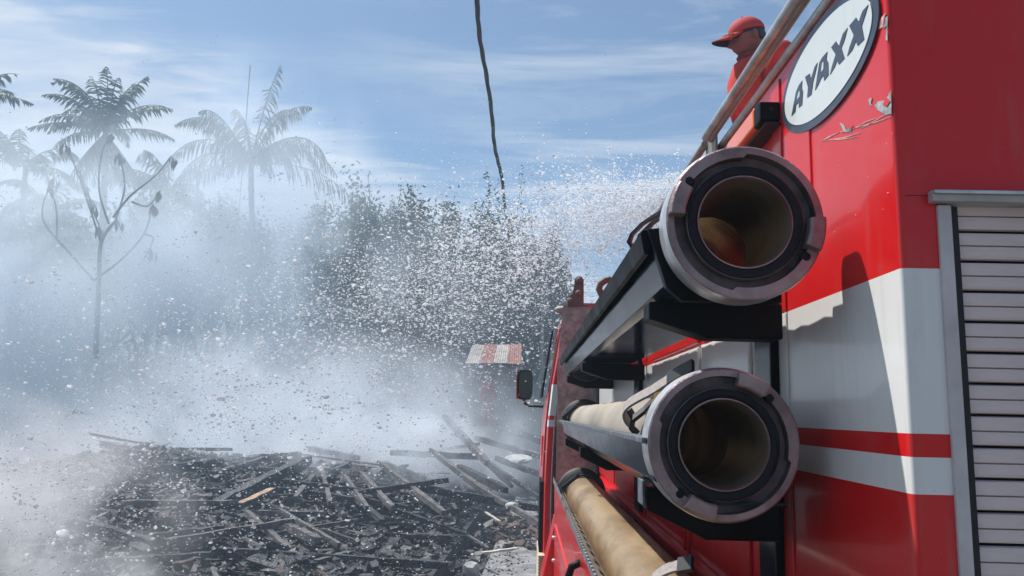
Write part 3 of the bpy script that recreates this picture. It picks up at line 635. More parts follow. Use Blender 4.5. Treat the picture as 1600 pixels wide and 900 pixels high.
# ================================================================== SUCTION HOSES
def hose(cx_, cz_, ya, yb, r, m, lugs, label, bore_m):
    t = thing('suction_hose', (cx_, (ya+yb)/2, H + cz_ - r), label, 'hose', 'suction hoses on the truck side', rel=True)
    mb = MB(); pr = []
    k = int((yb - ya - .08) / .03)
    for i in range(k+1):
        y = .045 + i*(yb-ya-.08)/k; pr.append((r + .0009*math.sin(i*2.4) + .0006*math.sin(i*.8), y))
    pr = [(r*.8, .04)] + pr + [(r*.8, yb-ya-.03)]
    mb.ring((cx_, ya, cz_), pr, 48); ob('hose_wall', mb, [m], t, smooth=True, sharp=60)
    for end, (y, sgn) in enumerate(((ya, 1), (yb, -1))):
        lg = lugs
        def rec(a):
            for l in lg:
                d = (a - R(l) + math.pi) % (2*math.pi) - math.pi
                if R(-8) < d*sgn < R(98): return .0885
            return .0835
        s_ = sgn
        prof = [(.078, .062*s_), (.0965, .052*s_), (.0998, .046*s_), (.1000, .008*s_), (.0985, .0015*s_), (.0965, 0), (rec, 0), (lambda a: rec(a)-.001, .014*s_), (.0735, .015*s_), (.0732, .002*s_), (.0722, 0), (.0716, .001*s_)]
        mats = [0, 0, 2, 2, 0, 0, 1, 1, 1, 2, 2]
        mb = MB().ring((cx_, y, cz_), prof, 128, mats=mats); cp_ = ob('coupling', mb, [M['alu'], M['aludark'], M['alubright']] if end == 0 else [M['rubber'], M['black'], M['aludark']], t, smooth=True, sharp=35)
        mb = MB().ring((cx_, y, cz_), [(.0716, .001*s_), (.0712, -.0015*s_), (.068, -.0025*s_), (.0615, -.0015*s_), (.0598, .002*s_)], 96); ob('gasket', mb, M['gasket'], cp_, smooth=True, loc=(0, 0, 0), sharp=60)
        mb = MB().ring((cx_, y, cz_), [(.0598, .003*s_), (.0596, -.0005*s_), (.0580, -.001*s_), (.0565, .004*s_)], 96); ob('inner_lip', mb, M['alubright' if bore_m else 'alu'], cp_, smooth=True, loc=(0, 0, 0), sharp=60)
        # coupling lugs
        for l in lg:
            mb = MB(); n = 12; V = []
            for i in range(n+1):
                a = R(l - 13*s_ + 26*s_*i/n); c, q = math.cos(a), math.sin(a)
                for rr_, yv in ((.0765, -.002), (.0765, -.012), (.0795, -.015), (.0945, -.015), (.0965, -.012), (.0965, .004), (.079, .014)):
                    V.append((cx_ + rr_*c, y + yv*s_, cz_ + rr_*q))
            w_ = 7
            mb.add(V, [(i*w_+k2, i*w_+(k2+1) % w_, (i+1)*w_+(k2+1) % w_, (i+1)*w_+k2) for i in range(n) for k2 in range(w_)] + [tuple(range(w_)), tuple(range(n*w_, n*w_+w_))[::-1]])
            ob('lug', mb, M['alu'], cp_, loc=(0, 0, 0), bevel=.0012)
            a = R(l - 20*s_); mb = MB(); mb.ball((cx_ + .086*math.cos(a), y + .004*s_, cz_ + .086*math.sin(a)), (.0075, .006, .0075), 8); ob('notch_shade', mb, M['gasket'], cp_, smooth=True, loc=(0, 0, 0))  # black ball stands in for the shade of a pocket beside the lug
        # bore: a steel spigot, then the ribbed hose wall, its amber sun glow partly in the colour
        mb = MB(); ln = .19; pr = [(.0565, .004*s_)] + [(.0563 - .001*i/6, (.01 + ln*i/6)*s_) for i in range(7)]
        mb.ring((cx_, y, cz_), pr, 64); ob('bore', mb, M['bore'], cp_, smooth=True, loc=(0, 0, 0), sharp=60)
        mb = MB().ring((cx_, y, cz_), [(r+.001, .058*s_), (r+.005, .06*s_), (r+.005, .10*s_), (r+.001, .102*s_)], 48); ob('clamp', mb, M['hosegrey'] if end == 0 else M['brass'], cp_, smooth=True, loc=(0, 0, 0), sharp=50)
    return t
hose(.271, .242, .98, 3.56, .070, M['hosegrey'], (163, -10), 'topmost suction hose resting on the upper black tray', 0)
hose(.259, -.035, 1.06, 3.56, .070, M['hosegrey'], (65, 248), 'middle suction hose with mouth facing forward on the lower tray', 0)
hose(.245, -.325, .55, 3.50, .070, M['hose'], (20, 200), 'lowest tan suction hose lying along the perforated rail', 0)

# ================================================================== PEOPLE
def skin_obj(name, verts, edges, radii, m, parent, sub=2, root=0):
    me = bpy.data.meshes.new(name); me.from_pydata(verts, edges, []); me.materials.append(m)
    o = link(name, me, parent); o.location = OFF[parent.name] if parent.name in OFF else (0, 0, 0)
    md = o.modifiers.new('skin', 'SKIN'); md.use_smooth_shade = True
    for i, r in enumerate(radii):
        me.skin_vertices[0].data[i].radius = r if isinstance(r, tuple) else (r, r)
        me.skin_vertices[0].data[i].use_root = (i == root)
    s_ = o.modifiers.new('sub', 'SUBSURF'); s_.levels = sub; s_.render_levels = sub
    return o
def head_mesh(c, rot, m):
    """a face: sphere pushed into brow, sockets, nose, lips, chin and jaw; looks along local -X"""
    mb = MB(); n = 26; V = []
    for i in range(n+1):
        th = math.pi*i/n
        for j in range(n*2):
            ph = math.pi*j/n; d = Vector((math.sin(th)*math.cos(ph), math.sin(th)*math.sin(ph), math.cos(th)))
            p = Vector((d.x*.098, d.y*.076, d.z*.118))
            if d.z < 0: p.y *= 1 + .28*d.z; p.x *= 1 + .10*d.z*(1 if d.x > 0 else -.1)
            fr_ = max(0, -d.x)
            def g(zc_, yc_, sz, sy): return math.exp(-((d.z-zc_)/sz)**2 - ((d.y-yc_)/sy)**2) * fr_
            p.x -= .036*g(-.24, 0, .12, .14) + .014*g(0, 0, .16, .10)          # nose
            p.x += .010*(g(.03, .33, .10, .16) + g(.03, -.33, .10, .16))       # sockets
            p.x -= .010*(g(.2, .3, .07, .25) + g(.2, -.3, .07, .25))           # brow
            p.x -= .015*g(-.47, 0, .06, .24) + .013*g(-.60, 0, .06, .22) - .010*g(-.535, 0, .025, .24)   # lips
            p.x -= .020*g(-.80, 0, .12, .25)                                   # chin
            V.append(rot @ p + c)
    q = n*2
    mb.add(V, [(i*q+j, (i+1)*q+j, (i+1)*q+(j+1) % q, i*q+(j+1) % q) for i in range(n) for j in range(q)])
    return mb
def hand(c, d, side, parent):
    """palm plus five separate bent fingers, as skinned chains from the wrist"""
    c = Vector(c); d = Vector(d).normalized(); s_ = Vector(side).normalized(); nn = d.cross(s_).normalized()
    v = [c, c + d*.05]; e = [(0, 1)]; r = [(.028, .018), (.034, .016)]
    for k, (off, ln) in enumerate(((-.028, .07), (-.010, .08), (.009, .076), (.026, .06))):
        a = c + d*.085 + s_*off; b = a + d*ln*.45 - nn*.008; f = b + d*ln*.35 - nn*.022
        i = len(v); v += [a, b, f]; e += [(1, i), (i, i+1), (i+1, i+2)]; r += [.010, .009, .008]
    i = len(v); v += [c + d*.03 - s_*.04, c + d*.065 - s_*.052 - nn*.015]; e += [(0, i), (i, i+1)]; r += [.012, .010]
    return skin_obj('hand', [tuple(x) for x in v], e, r, M['skin'], parent, 1)
def person(o3, scale, yaw, label, hatted, tiltx=R(15)):
    """o3: feet (eye-relative z)"""
    o3 = Vector(o3)
    t = thing('person', (o3.x, o3.y, o3.z + H), label, 'person', rel=True)
    Rz = Matrix.Rotation(yaw, 3, 'Z')
    def P(x, y, z): return tuple(o3 + Rz @ Vector((x, y, z)) * scale)
    # faces local -X, shoulders along Y
    hc = Vector(P(-.085, 0, 1.515)); rot = Rz @ Matrix.Rotation(-tiltx, 3, 'Y')
    body_v = [P(.12, 0, .90), P(.06, 0, 1.10), P(.0, 0, 1.28), P(-.04, 0, 1.395), P(-.07, 0, 1.45),
              P(.03, -.18, 1.36), P(.10, -.23, 1.12), P(-.02, -.20, .95),
              P(.03, .18, 1.36), P(.12, .24, 1.10), P(.0, .22, .93),
              P(.06, -.10, .85), P(.00, -.11, .48), P(.08, -.11, .09), P(-.10, -.12, .03),
              P(.06, .10, .85), P(.04, .12, .48), P(.10, .12, .09), P(-.08, .13, .03)]
    e = [(0, 1), (1, 2), (2, 3), (3, 4), (2, 5), (5, 6), (6, 7), (2, 8), (8, 9), (9, 10), (0, 11), (11, 12), (12, 13), (13, 14), (0, 15), (15, 16), (16, 17), (17, 18)]
    r = [(.15, .12), (.15, .13), (.17, .155), (.085, .085), (.062, .062), .085, .056, .042, .075, .056, .042, .095, .068, .05, .042, .095, .068, .05, .042]
    r = [tuple(q*scale for q in x) if isinstance(x, tuple) else x*scale for x in r]
    skin_obj('body', body_v, e, r, M['jacket' if hatted else 'lapel'], t)
    mb = head_mesh(hc, rot, 0); sc_ = scale
    mb.v = [tuple(hc + (Vector(p) - hc)*sc_) for p in mb.v]
    hd = ob('head', mb, M['skin'], t, smooth=True, sharp=False)
    def HL(x, y, z): return tuple(hc + rot @ Vector((x, y, z)) * sc_)
    mb = MB()
    for s_ in (-1, 1): mb.ball(HL(-.079, s_*.030, .006), .010*sc_, 8)
    ob('eye', mb, M['eye'], hd, smooth=True, loc=(0, 0, 0))
    mb = MB()
    for s_ in (-1, 1):
        mb.ribbon([HL(-.092, s_*.012, .024), HL(-.092, s_*.030, .030), HL(-.083, s_*.048, .024)], .006, .006, rot @ Vector((.3, 0, 1)))
    ob('eyebrow', mb, M['hair'], hd, loc=(0, 0, 0))
    for s_ in (-1, 1):
        mb = MB(); mb.ball(HL(.012, s_*.077, -.004), (.016*sc_, .008*sc_, .029*sc_), 8, rot=rot); mb.ball(HL(.010, s_*.083, 0), (.009*sc_, .004*sc_, .017*sc_), 6, rot=rot); ob('ear', mb, M['skin'], hd, smooth=True, loc=(0, 0, 0))
    mb = MB(); n = 18; V = []
    for i in range(n//2+4):
        th = math.pi*i/n
        for j in range(n*2):
            ph = math.pi*j/n; d = Vector((math.sin(th)*math.cos(ph), math.sin(th)*math.sin(ph), math.cos(th)))
            V.append(HL(d.x*.101 + .006, d.y*.080, max(d.z, -.35 if d.x > .2 else .1)*.112 + .004))
    q = n*2; mb.add(V, [(i*q+j, (i+1)*q+j, (i+1)*q+(j+1) % q, i*q+(j+1) % q) for i in range(n//2+3) for j in range(q)]); ob('hair', mb, M['hair'], hd, smooth=True, sharp=False, loc=(0, 0, 0))
    if hatted:
        mb = MB(); V = []; nn_ = 13
        for i in range(nn_+1):
            th = math.pi*.53*i/nn_
            for j in range(36):
                ph = math.pi*j/18; d = Vector((math.sin(th)*math.cos(ph), math.sin(th)*math.sin(ph), math.cos(th)))
                k = 1 + .012*(1 if j % 6 == 0 else 0)*math.sin(th)
                V.append(HL(d.x*.104*k + .006, d.y*.084*k, d.z*.084*k + .040))
        mb.add(V, [(i*36+j, (i+1)*36+j, (i+1)*36+(j+1) % 36, i*36+(j+1) % 36) for i in range(nn_) for j in range(36)])
        cp_ = ob('cap', mb, M['cap'], t, smooth=True, sharp=False)
        cp_.modifiers.new('solid', 'SOLIDIFY').thickness = .004
        # curved brim
        mb = MB(); V = []
        for lay in (0, 1):
            for i in range(7):
                for j in range(15):
                    a = R(-62 + 124*j/14); rr_ = .098 + .105*i/6*math.cos(a*.8)**.5
                    V.append(HL(-rr_*math.cos(a)*1.05 + .004, .080*math.sin(a)*(1 - .2*i/6), (.040 - .016*math.sin(a)**2) - (.020 + .012*math.sin(a)**2)*i/6 - .006*lay))
        g_ = []
        for lay in (0, 1):
            g_ += [(lay*105 + i*15 + j, lay*105 + i*15 + j + 1, lay*105 + (i+1)*15 + j + 1, lay*105 + (i+1)*15 + j) for i in range(6) for j in range(14)]
        mm = [0]*84 + [1]*84
        g_ += [(6*15 + j, 6*15 + j + 1, 105 + 6*15 + j + 1, 105 + 6*15 + j) for j in range(14)]; mm += [0]*14
        mb.add(V, g_, mm); ob('brim', mb, [M['cap'], M['underbrim']], cp_, smooth=True, loc=(0, 0, 0), sharp=60)
        mb = MB()
        for i in range(9):
            a = R(-40 + 10*i); mb.ball(HL(-.133*math.cos(a), .072*math.sin(a), .036 - .016*math.sin(a)**2), (.010*sc_, .006*sc_, .004*sc_), 5)
        ob('embroidery', mb, M['gold'], cp_, smooth=True, loc=(0, 0, 0))
        mb = MB(); mb.ball(HL(.006, 0, .129), .007*sc_, 6); ob('button', mb, M['cap'], cp_, smooth=True, loc=(0, 0, 0))
    # stand-up collar and lapels
    mb = MB(); V = []
    for i in range(24):
        a = 2*math.pi*i/24; fr_ = max(0, -math.cos(a))
        for rr_, z in ((.105, 1.355), (.098, 1.40), (.086 + .02*fr_, 1.435 - .03*fr_)):
            V.append(P(-.035 + rr_*1.05*math.cos(a), rr_*.98*math.sin(a), z))
    mb.add(V, [(i*3+k, ((i+1) % 24)*3+k, ((i+1) % 24)*3+k+1, i*3+k+1) for i in range(24) for k in range(2)]); cl_ = ob('collar', mb, M['lapel'], t, smooth=True, sharp=False); cl_.modifiers.new('s', 'SOLIDIFY').thickness = .01
    if hatted:
        mb = MB(); V = []
        for i in range(9):
            a = R(-60 + 15*i)
            for rr_, z in ((.10, 1.43), (.175, 1.36), (.205, 1.26), (.20, 1.14), (.17, 1.02)): V.append(P(.01 - rr_*math.cos(a), rr_*.95*math.sin(a), z - .02*abs(i-4)/4))
        mb.add(V, [(i*5+k, (i+1)*5+k, (i+1)*5+k+1, i*5+k+1) for i in range(8) for k in range(4)]); o = ob('jacket_front', mb, M['jacket'], t, smooth=True, sharp=False); o.modifiers.new('s', 'SOLIDIFY').thickness = .012
    hand(P(-.03, -.20, .94), Rz @ Vector((-1, .1, -.5)), Rz @ Vector((0, 1, 0)), t)
    hand(P(-.01, .22, .92), Rz @ Vector((-1, 0, -.5)), Rz @ Vector((0, 1, 0)), t)
    return t
person((1.278, 4.2, .557), 1.0, R(8), 'person in red uniform and red cap standing on the fire truck, looking down left', True)
fp = onY(764, 668, 21.8)
person((fp[0], 21.8, onY(764, 668, 21.8)[2] - .1), .86, R(120), 'distant person in red seen through the spray below the striped roof', False, R(10))

# ================================================================== OVERHEAD CABLE
mb = MB(); pts = [(740, -60, 6.2), (743, 0, 6.6), (752, 60, 7.1), (759, 120, 7.7), (768, 180, 8.4), (775, 230, 9.2), (783, 280, 10.2), (790, 325, 11.6), (797, 375, 13.5), (806, 430, 16.5), (818, 480, 21), (835, 525, 29), (852, 545, 36)]
C3 = [Vector(wY(*p)) for p in pts]; C3 = [p + Vector((.014*math.sin(i*2.3), 0, 0)) for i, p in enumerate(C3)]; C3 = [C3[0] + (C3[0] - C3[1])*12] + C3
cab_t = thing('power_cable', tuple(C3[-1]), 'twisted black overhead cable hanging down across the blue sky', 'cable')
cc = catmull(C3, 60)
for ph in (0, 2.1, 4.2):
    q = []; acc = 0
    for i, p in enumerate(cc):
        if i: acc += (p - cc[i-1]).length
        a = acc * 5.2 + ph + .9*math.sin(acc*2.1); rr_ = .0115 * (1 + .25*math.sin(acc*6.3 + ph))
        q.append(p + Vector((math.cos(a)*rr_, .3*math.sin(a)*rr_, math.sin(a)*rr_*.6)))
    ob('strand', MB().tube(q, .0125, 6), M['cable'], cab_t, smooth=True, fix=False)

# ================================================================== TREES
def frond(base, azi, elev, ln, droop, m, width=.45, hang=.6, n=44, wl=.042, ragged=.1):
    """one palm leaf: curved midrib with two rows of leaflets"""
    bend = random.uniform(-.5, .5); torn = [random.random() < .16 for _ in range(12)]
    mb = MB(); d = Vector((math.cos(azi)*math.cos(elev), math.sin(azi)*math.cos(elev), math.sin(elev))); p = Vector(base); pts = [p.copy()]; ds = [d.copy()]
    sb_ = Vector((-math.sin(azi), math.cos(azi), 0))*bend; droop *= random.uniform(.85, 1.3)
    for i in range(n):
        d = (d + Vector((0, 0, -1))*droop/n*(.4 + 1.3*i/n) + sb_/n).normalized(); p = p + d*ln/n; pts.append(p.copy()); ds.append(d.copy())
    mb.tube(pts, [.035*(1 - .85*i/n) + .004 for i in range(n+1)], 4, cap=False)
    for i in range(4, n+1):
        f = i/n
        for sgn in (-1, 1):
            if random.random() < ragged or (torn[int(f*11.9)] and random.random() < .75): continue
            side = ds[i].cross(Vector((0, 0, 1))); side = side.normalized()*sgn if side.length > .05 else Vector((sgn, 0, 0))
            L_ = width*ln*.5*math.sin(math.pi*min(1, .16 + f*.84))**.6*random.uniform(.8, 1.12)
            dd = (side*(1-.35*f) + ds[i]*(.45+.4*f) + Vector((random.gauss(0, .12), random.gauss(0, .12), -hang*random.uniform(.5, 1.6)))).normalized()
            a = pts[i]; b = a + dd*L_*.5; c = b + (dd + Vector((0, 0, -.55-hang*.5))).normalized()*L_*.5; w_ = ds[i]*wl*random.uniform(.8, 1.2)
            mb.add([a - w_*.6, a + w_*.6, b + w_, b - w_, c], [(0, 1, 2, 3), (3, 2, 4)])
    return mb
def palm(base, top, spec, m, label, trunk_r=.13, dry=0, group='palm trees behind the smoke', mt='bark', name='palm_tree'):
    t = thing(name, base, label, 'palm tree', group)
    b, tp_ = Vector(base), Vector(top)
    pts = [b + (tp_-b)*i/10 + Vector((.25*math.sin(i/10*math.pi), 0, 0)) for i in range(11)]
    ob('trunk', MB().tube(pts, [trunk_r*(1.35 - .45*i/10) + .012*(i % 2) for i in range(11)], 12), M[mt], t, smooth=True)
    for (az, el, ln, dr) in spec:
        ob('frond', frond(tp_ + Vector((random.uniform(-.1, .1), random.uniform(-.1, .1), random.uniform(-.1, .15))), az, el, ln, dr, m, hang=1.5 if m == 'palmpale' else .6, wl=.034 if m == 'palmpale' else .042), M[m], t, fix=False)
    for k in range(dry):
        ob('dead_frond', frond(tp_ + Vector((0, 0, -.1)), k*2*math.pi/dry + random.uniform(-.3, .3), R(random.uniform(-62, -40)), random.uniform(2.4, 3.4), .5, 'palmdry', .5, .9, 30, .05), M['palmdry'], t, fix=False)
    return t
Y1 = 34
c1 = wY(165, 205, Y1); g1 = (c1[0]+.3, Y1, .2)
spec = [(R(95), R(84), 3.3, .5), (R(180), R(66), 3.5, 1.5), (R(182), R(40), 3.1, 1.4), (R(0), R(68), 3.3, 1.0), (R(5), R(45), 3.2, 1.1), (R(-3), R(14), 3.2, .8), (R(183), R(14), 3.3, .9), (R(176), R(4), 2.9, .8), (R(-60), R(62), 3.2, 1.6), (R(-120), R(62), 3.2, 1.5), (R(-90), R(30), 3., 1.5), (R(60), R(58), 3.2, 1.3), (R(130), R(50), 3.2, 1.3), (R(-30), R(56), 3.0, 1.2), (R(-150), R(54), 3.1, 1.4), (R(-45), R(10), 2.8, 1.2), (R(-135), R(8), 2.8, 1.2), (R(90), R(35), 3., 1.3), (R(75), R(74), 3.2, .9), (R(-170), R(76), 3.3, .9)]
palm(g1, c1, spec, 'palm', 'tallest coconut palm with upright green fronds over a skirt of dead ones, left', dry=16)
c2 = wY(392, 255, 36); g2 = (c2[0]+.4, 36, .2)
def sp2(n, lo, hi, l0, l1, d0, d1, skip=None): return [(2*math.pi*k/n + random.uniform(-.2, .2), R(random.uniform(lo, hi)), random.uniform(l0, l1), random.uniform(d0, d1)) for k in range(n)]
spec = [(R(180), R(78), 4.4, 1.8), (R(170), R(62), 4.8, 2.3), (R(-5), R(80), 4.9, 1.1), (R(15), R(72), 4.6, 1.8), (R(0), R(46), 5.0, 2.0), (R(-4), R(28), 5.2, 1.7), (R(4), R(8), 5.6, 1.2), (R(180), R(28), 5.0, 1.9), (R(176), R(4), 4.8, 1.6), (R(-170), R(44), 4.9, 2.2)] + sp2(9, 15, 70, 4., 4.8, 1.8, 2.4)
palm(g2, c2, spec, 'palmpale', 'pale feathery palm with drooping fronds, standing right of the tallest coconut palm')
c3 = wY(40, 262, 38); spec = sp2(14, 5, 70, 2.8, 3.6, 1.2, 2.0)
palm((c3[0], 38, .2), c3, spec, 'palm', 'hazy palm lower than and left of the tallest coconut palm')
c4 = wY(-70, 175, 32); spec = sp2(14, 10, 70, 2.9, 3.6, 1.2, 1.8) + [(R(0), R(45), 3.2, 1.3)]
palm((c4[0], 32, .2), c4, spec, 'palm', 'palm at the far left edge, only a frond tip showing')
c5 = wY(262, 300, 40); spec = sp2(13, 0, 60, 3., 4., 1.4, 2.0)
palm((c5[0], 40, .2), c5, spec, 'palmpale', 'faint palm between the tallest coconut palm and the feathery palm')
c6 = wY(70, 330, 36)
palm((c6[0], 36, .2), c6, sp2(12, 0, 60, 2.6, 3.4, 1.4, 2.0), 'palm', 'short palm low in the smoke beneath the leftmost crowns')

def leaves(mb, pts, n, spread, size, m=0, flat=.6):
    """many small leaf-sized faces round the given twig ends"""
    P = np.array([tuple(p) for p in pts]); idx = np.random.randint(0, len(P), n)
    C = P[idx] + np.random.normal(0, 1, (n, 3))*np.array(spread)
    a = np.random.normal(0, 1, (n, 3)); a /= np.linalg.norm(a, axis=1)[:, None]
    b = np.cross(a, np.random.normal(0, 1, (n, 3))); b /= np.linalg.norm(b, axis=1)[:, None]
    s_ = size*np.random.uniform(.55, 1.35, n)[:, None]
    V = np.stack([C - a*s_, C + b*s_*.42, C + a*s_, C - b*s_*.42], 1).reshape(-1, 3)
    o = len(mb.v); mb.v += [tuple(x) for x in V.tolist()]
    mb.f += [(o+4*i, o+4*i+1, o+4*i+2, o+4*i+3) for i in range(n)]; mb.m += [m]*n
def branch(mb, p, d, ln, r, depth, tips, spread=.5, up=.12):
    pts = [p.copy()]; n = 4; dd = d.copy()
    for i in range(n):
        dd = (dd + Vector((random.uniform(-.18, .18), random.uniform(-.18, .18), random.uniform(-.1, .15) + up*.3))).normalized(); pts.append(pts[-1] + dd*ln/n)
    mb.tube(pts, [r*(1 - .5*i/n) for i in range(n+1)], 6, cap=False)
    if depth == 0: tips += pts[1:]; return
    for k in range(random.choice((2, 3, 3))):
        a = Vector((random.uniform(-1, 1), random.uniform(-1, 1), random.uniform(-.3, .8)))
        branch(mb, pts[-1 if k < 2 else -2], (dd + a*spread*1.5).normalized(), ln*random.uniform(.6, .82), r*.55, depth-1, tips, spread, up)
    if depth <= 2: tips += pts[2:]
def tree(x, y, h, w_, leaf, nleaf, label, group, name='tree', size=.11, shoots=0, trunk_h=.25, depth=3):
    t = thing(name, (x, y, .1), label, 'tree', group)
    tb = MB(); tips = []; base = Vector((x, y, .1))
    tb.tube([base, base + Vector((.05, 0, h*trunk_h))], [.04*h**.5*1.6, .03*h**.5*1.5], 8, cap=False)
    for k in range(5):
        a = 2*math.pi*k/5 + random.uniform(-.5, .5); d = Vector((math.cos(a)*w_/h*1.1, math.sin(a)*w_/h*1.1, 1)).normalized()
        branch(tb, base + Vector((0, 0, h*trunk_h*random.uniform(.6, 1))), d, h*(1-trunk_h)*.36, .035*h**.5, depth, tips, .55)
    ob('trunk', tb, M['bark'], t, smooth=True, fix=False)
    # fit tips into the height asked for
    zmax = max(p.z for p in tips); k = h/(zmax)
    tips = [Vector((x + (p.x-x)*min(1.3, w_/max(.1, max(abs(q.x-x) for q in tips[::7]))), y + (p.y-y)*.9, p.z*k)) for p in tips]
    cb = MB(); ctr_ = random.sample(tips, max(14, int(len(tips)*.45))); leaves(cb, ctr_, int(nleaf*.8), (w_*.075, w_*.075, h*.024), size); leaves(cb, tips, int(nleaf*.2), (w_*.09, w_*.09, h*.04), size*.9)
    if shoots:
        sb = MB()
        for s_ in range(shoots):
            p = random.choice([q for q in tips if q.z > h*.72]); hh = random.uniform(.9, 2.4); lean = random.uniform(-.15, .15)
            pts = [p + Vector((lean*hh*i/6 + random.uniform(-.03, .03), 0, hh*i/6)) for i in range(7)]
            sb = MB(); sb.tube(pts, [.022*(1-.7*i/6) for i in range(7)], 4, cap=False); ob('shoot', sb, M['bark'], t, fix=False); leaves(cb, pts[2:], 26, (.07, .07, .14), size*.8)

    ob('crown', cb, M[leaf], t, fix=False)
    return t
G = 'trees behind the burnt lot'
def atx(u, y): return onY(u, 600, y)[0]
def hgt(v, y): return onY(800, v, y)[2] + H
tree(atx(640, 33), 33, hgt(300, 33), 2.6, 'leafmid', 11000, 'loose tree with tall thin upright shoots against the sky, behind the spray', G, shoots=18)
tree(atx(735, 31), 31, hgt(325, 31), 2.6, 'leafmid', 12000, 'dense tree behind the brightest spray, under the end of the cable', G, shoots=10)
tree(atx(812, 29), 29, hgt(365, 29), 1.7, 'leafdark', 14000, 'dark narrow tree beside the cab mirror, rightmost of the trees', G, trunk_h=.12, shoots=4)
tree(atx(560, 32), 32, hgt(325, 32), 2.3, 'leafmid', 9000, 'rounded tree beneath the lowest drooping fronds of the feathery palm', G, shoots=4)
tree(atx(690, 27), 27, hgt(440, 27), 2.8, 'leafdark', 14000, 'low dark bushy tree just left of the striped roof', G, trunk_h=.1)
tree(atx(590, 28), 28, hgt(480, 28), 2.4, 'leafdark', 9000, 'low dark tree fading into white smoke at its left', G, trunk_h=.1)
tree(atx(780, 34), 34, hgt(430, 34), 2.6, 'leafdark', 12000, 'dark tree directly behind the striped roof', G, trunk_h=.1)
tree(atx(285, 33), 33, hgt(335, 33), 2.0, 'leafmid', 7000, 'small hazy round tree between the two big palms', G)
tree(atx(420, 40), 40, hgt(330, 40), 3.0, 'leafmid', 8000, 'hazy tree below the feathery palm', G)
tree(atx(20, 38), 38, hgt(330, 38), 3.2, 'leafmid', 9000, 'hazy broad tree below the leftmost palms', G)
tree(atx(150, 42), 42, hgt(370, 42), 3.4, 'leafmid', 8000, 'hazy low tree behind the bare branching tree', G)
wd = MB(); P_w = []
for k in range(420):
    x = random.uniform(-48, 4.5); y = random.uniform(43, 50); P_w.append((x, y, random.uniform(.3, 4.2 + 2.6*(.5 + .5*math.sin(x*.6)*math.sin(x*.23+1)))))
leaves(wd, P_w, 46000, (.8, .8, .7), .24)
tag(ob('distant_wood', wd, M['leafdark'], fix=False), 'dark mass of undergrowth behind the palms and trees', 'wood', kind='stuff')
for (u_, v_, y_, w_, lf, lb) in ((228, 318, 37, 2.4, 'leafmid', 'hazy bushy tree under the faint middle palm'), (335, 330, 35, 2.2, 'leafdark', 'hazy dark tree left of the feathery palm trunk'), (480, 345, 36, 2.6, 'leafmid', 'hazy tree right of the feathery palm trunk'), (90, 350, 35, 2.4, 'leafdark', 'hazy dark tree below the shortest palm'), (520, 400, 30, 1.8, 'leafdark', 'small dark tree at the left edge of the green mass')):
    tree(atx(u_, y_), y_, hgt(v_, y_), w_, lf, 8000, lb, G, size=.13)
# bare tree with wilted leaf clusters
bt = thing('bare_tree', (atx(150, 27), 27, .3), 'thin bare tree with wilted hanging leaf clusters in front of the tallest palm', 'tree', G)
tb = MB(); wl_ = MB()
def px(*pts): return [Vector(wY(u, v, 27)) for u, v in pts]
BR = [[(150, 560), (150, 445), (160, 380), (178, 340)], [(178, 340), (210, 310), (240, 272), (262, 240)], [(178, 340), (190, 290), (188, 240)], [(152, 440), (110, 400), (78, 355), (66, 320), (80, 275)], [(152, 440), (190, 405), (225, 365), (242, 320)], [(160, 380), (140, 320), (122, 270), (106, 225)], [(170, 350), (160, 300), (164, 240), (172, 205)], [(90, 375), (92, 330), (80, 290)], [(205, 315), (228, 320), (255, 300)], [(225, 365), (240, 372), (232, 385)], [(130, 290), (150, 330), (150, 350)], [(120, 265), (135, 300), (150, 320)]]
for b_ in BR:
    c = catmull([p + Vector((0, random.uniform(-.3, .3), 0)) for p in px(*b_)], 6); r0 = .095 if b_[0] == (150, 560) else .04
    tb.tube(c, [r0*(1 - .55*i/len(c)) for i in range(len(c))], 6, cap=False)
    e_ = c[-1]
    for k in range(5):
        a = random.uniform(0, 6.28); q = e_ + Vector((math.cos(a)*.1, math.sin(a)*.1, 0)); hl = random.uniform(.22, .55)
        w_ = Vector((math.cos(a+1.5), math.sin(a+1.5), 0))*.06
        wl_.add([e_, q + w_*.6 - Vector((0, 0, hl*.35)), q + Vector((math.cos(a)*.08, 0, -hl)), q - w_*.9 - Vector((0, 0, hl*.4))], [(0, 1, 2, 3)])
        q2 = q + Vector((random.uniform(-.1, .1), .05, -.1)); wl_.add([q2, q2 + Vector((.08, 0, -hl*.5)), q2 + Vector((.02, 0, -hl*.9)), q2 + Vector((-.05, .04, -hl*.4))], [(0, 1, 2, 3)])
ob('trunk', tb, M['bark'], bt, smooth=True, fix=False); ob('wilted_leaves', wl_, M['leafwilt'], bt, fix=False)
# poles
pb = wY(391, 102, 42); t = MB().tube([(pb[0], 42, 0), (pb[0], 42, pb[2])], .035, 8); tag(ob('antenna_mast', t, M['zinc']), 'thin upright mast rising from the crown of the feathery palm', 'mast')
pb = onY(849, 425, 25); mbp = MB(); mbp.tube([(pb[0], 25, 0), (pb[0], 25, pb[2]+H)], .05, 8); tag(ob('utility_pole', mbp, M['zinc'], smooth=True), 'thin grey pole beside the dark narrow tree left of the cab', 'pole')

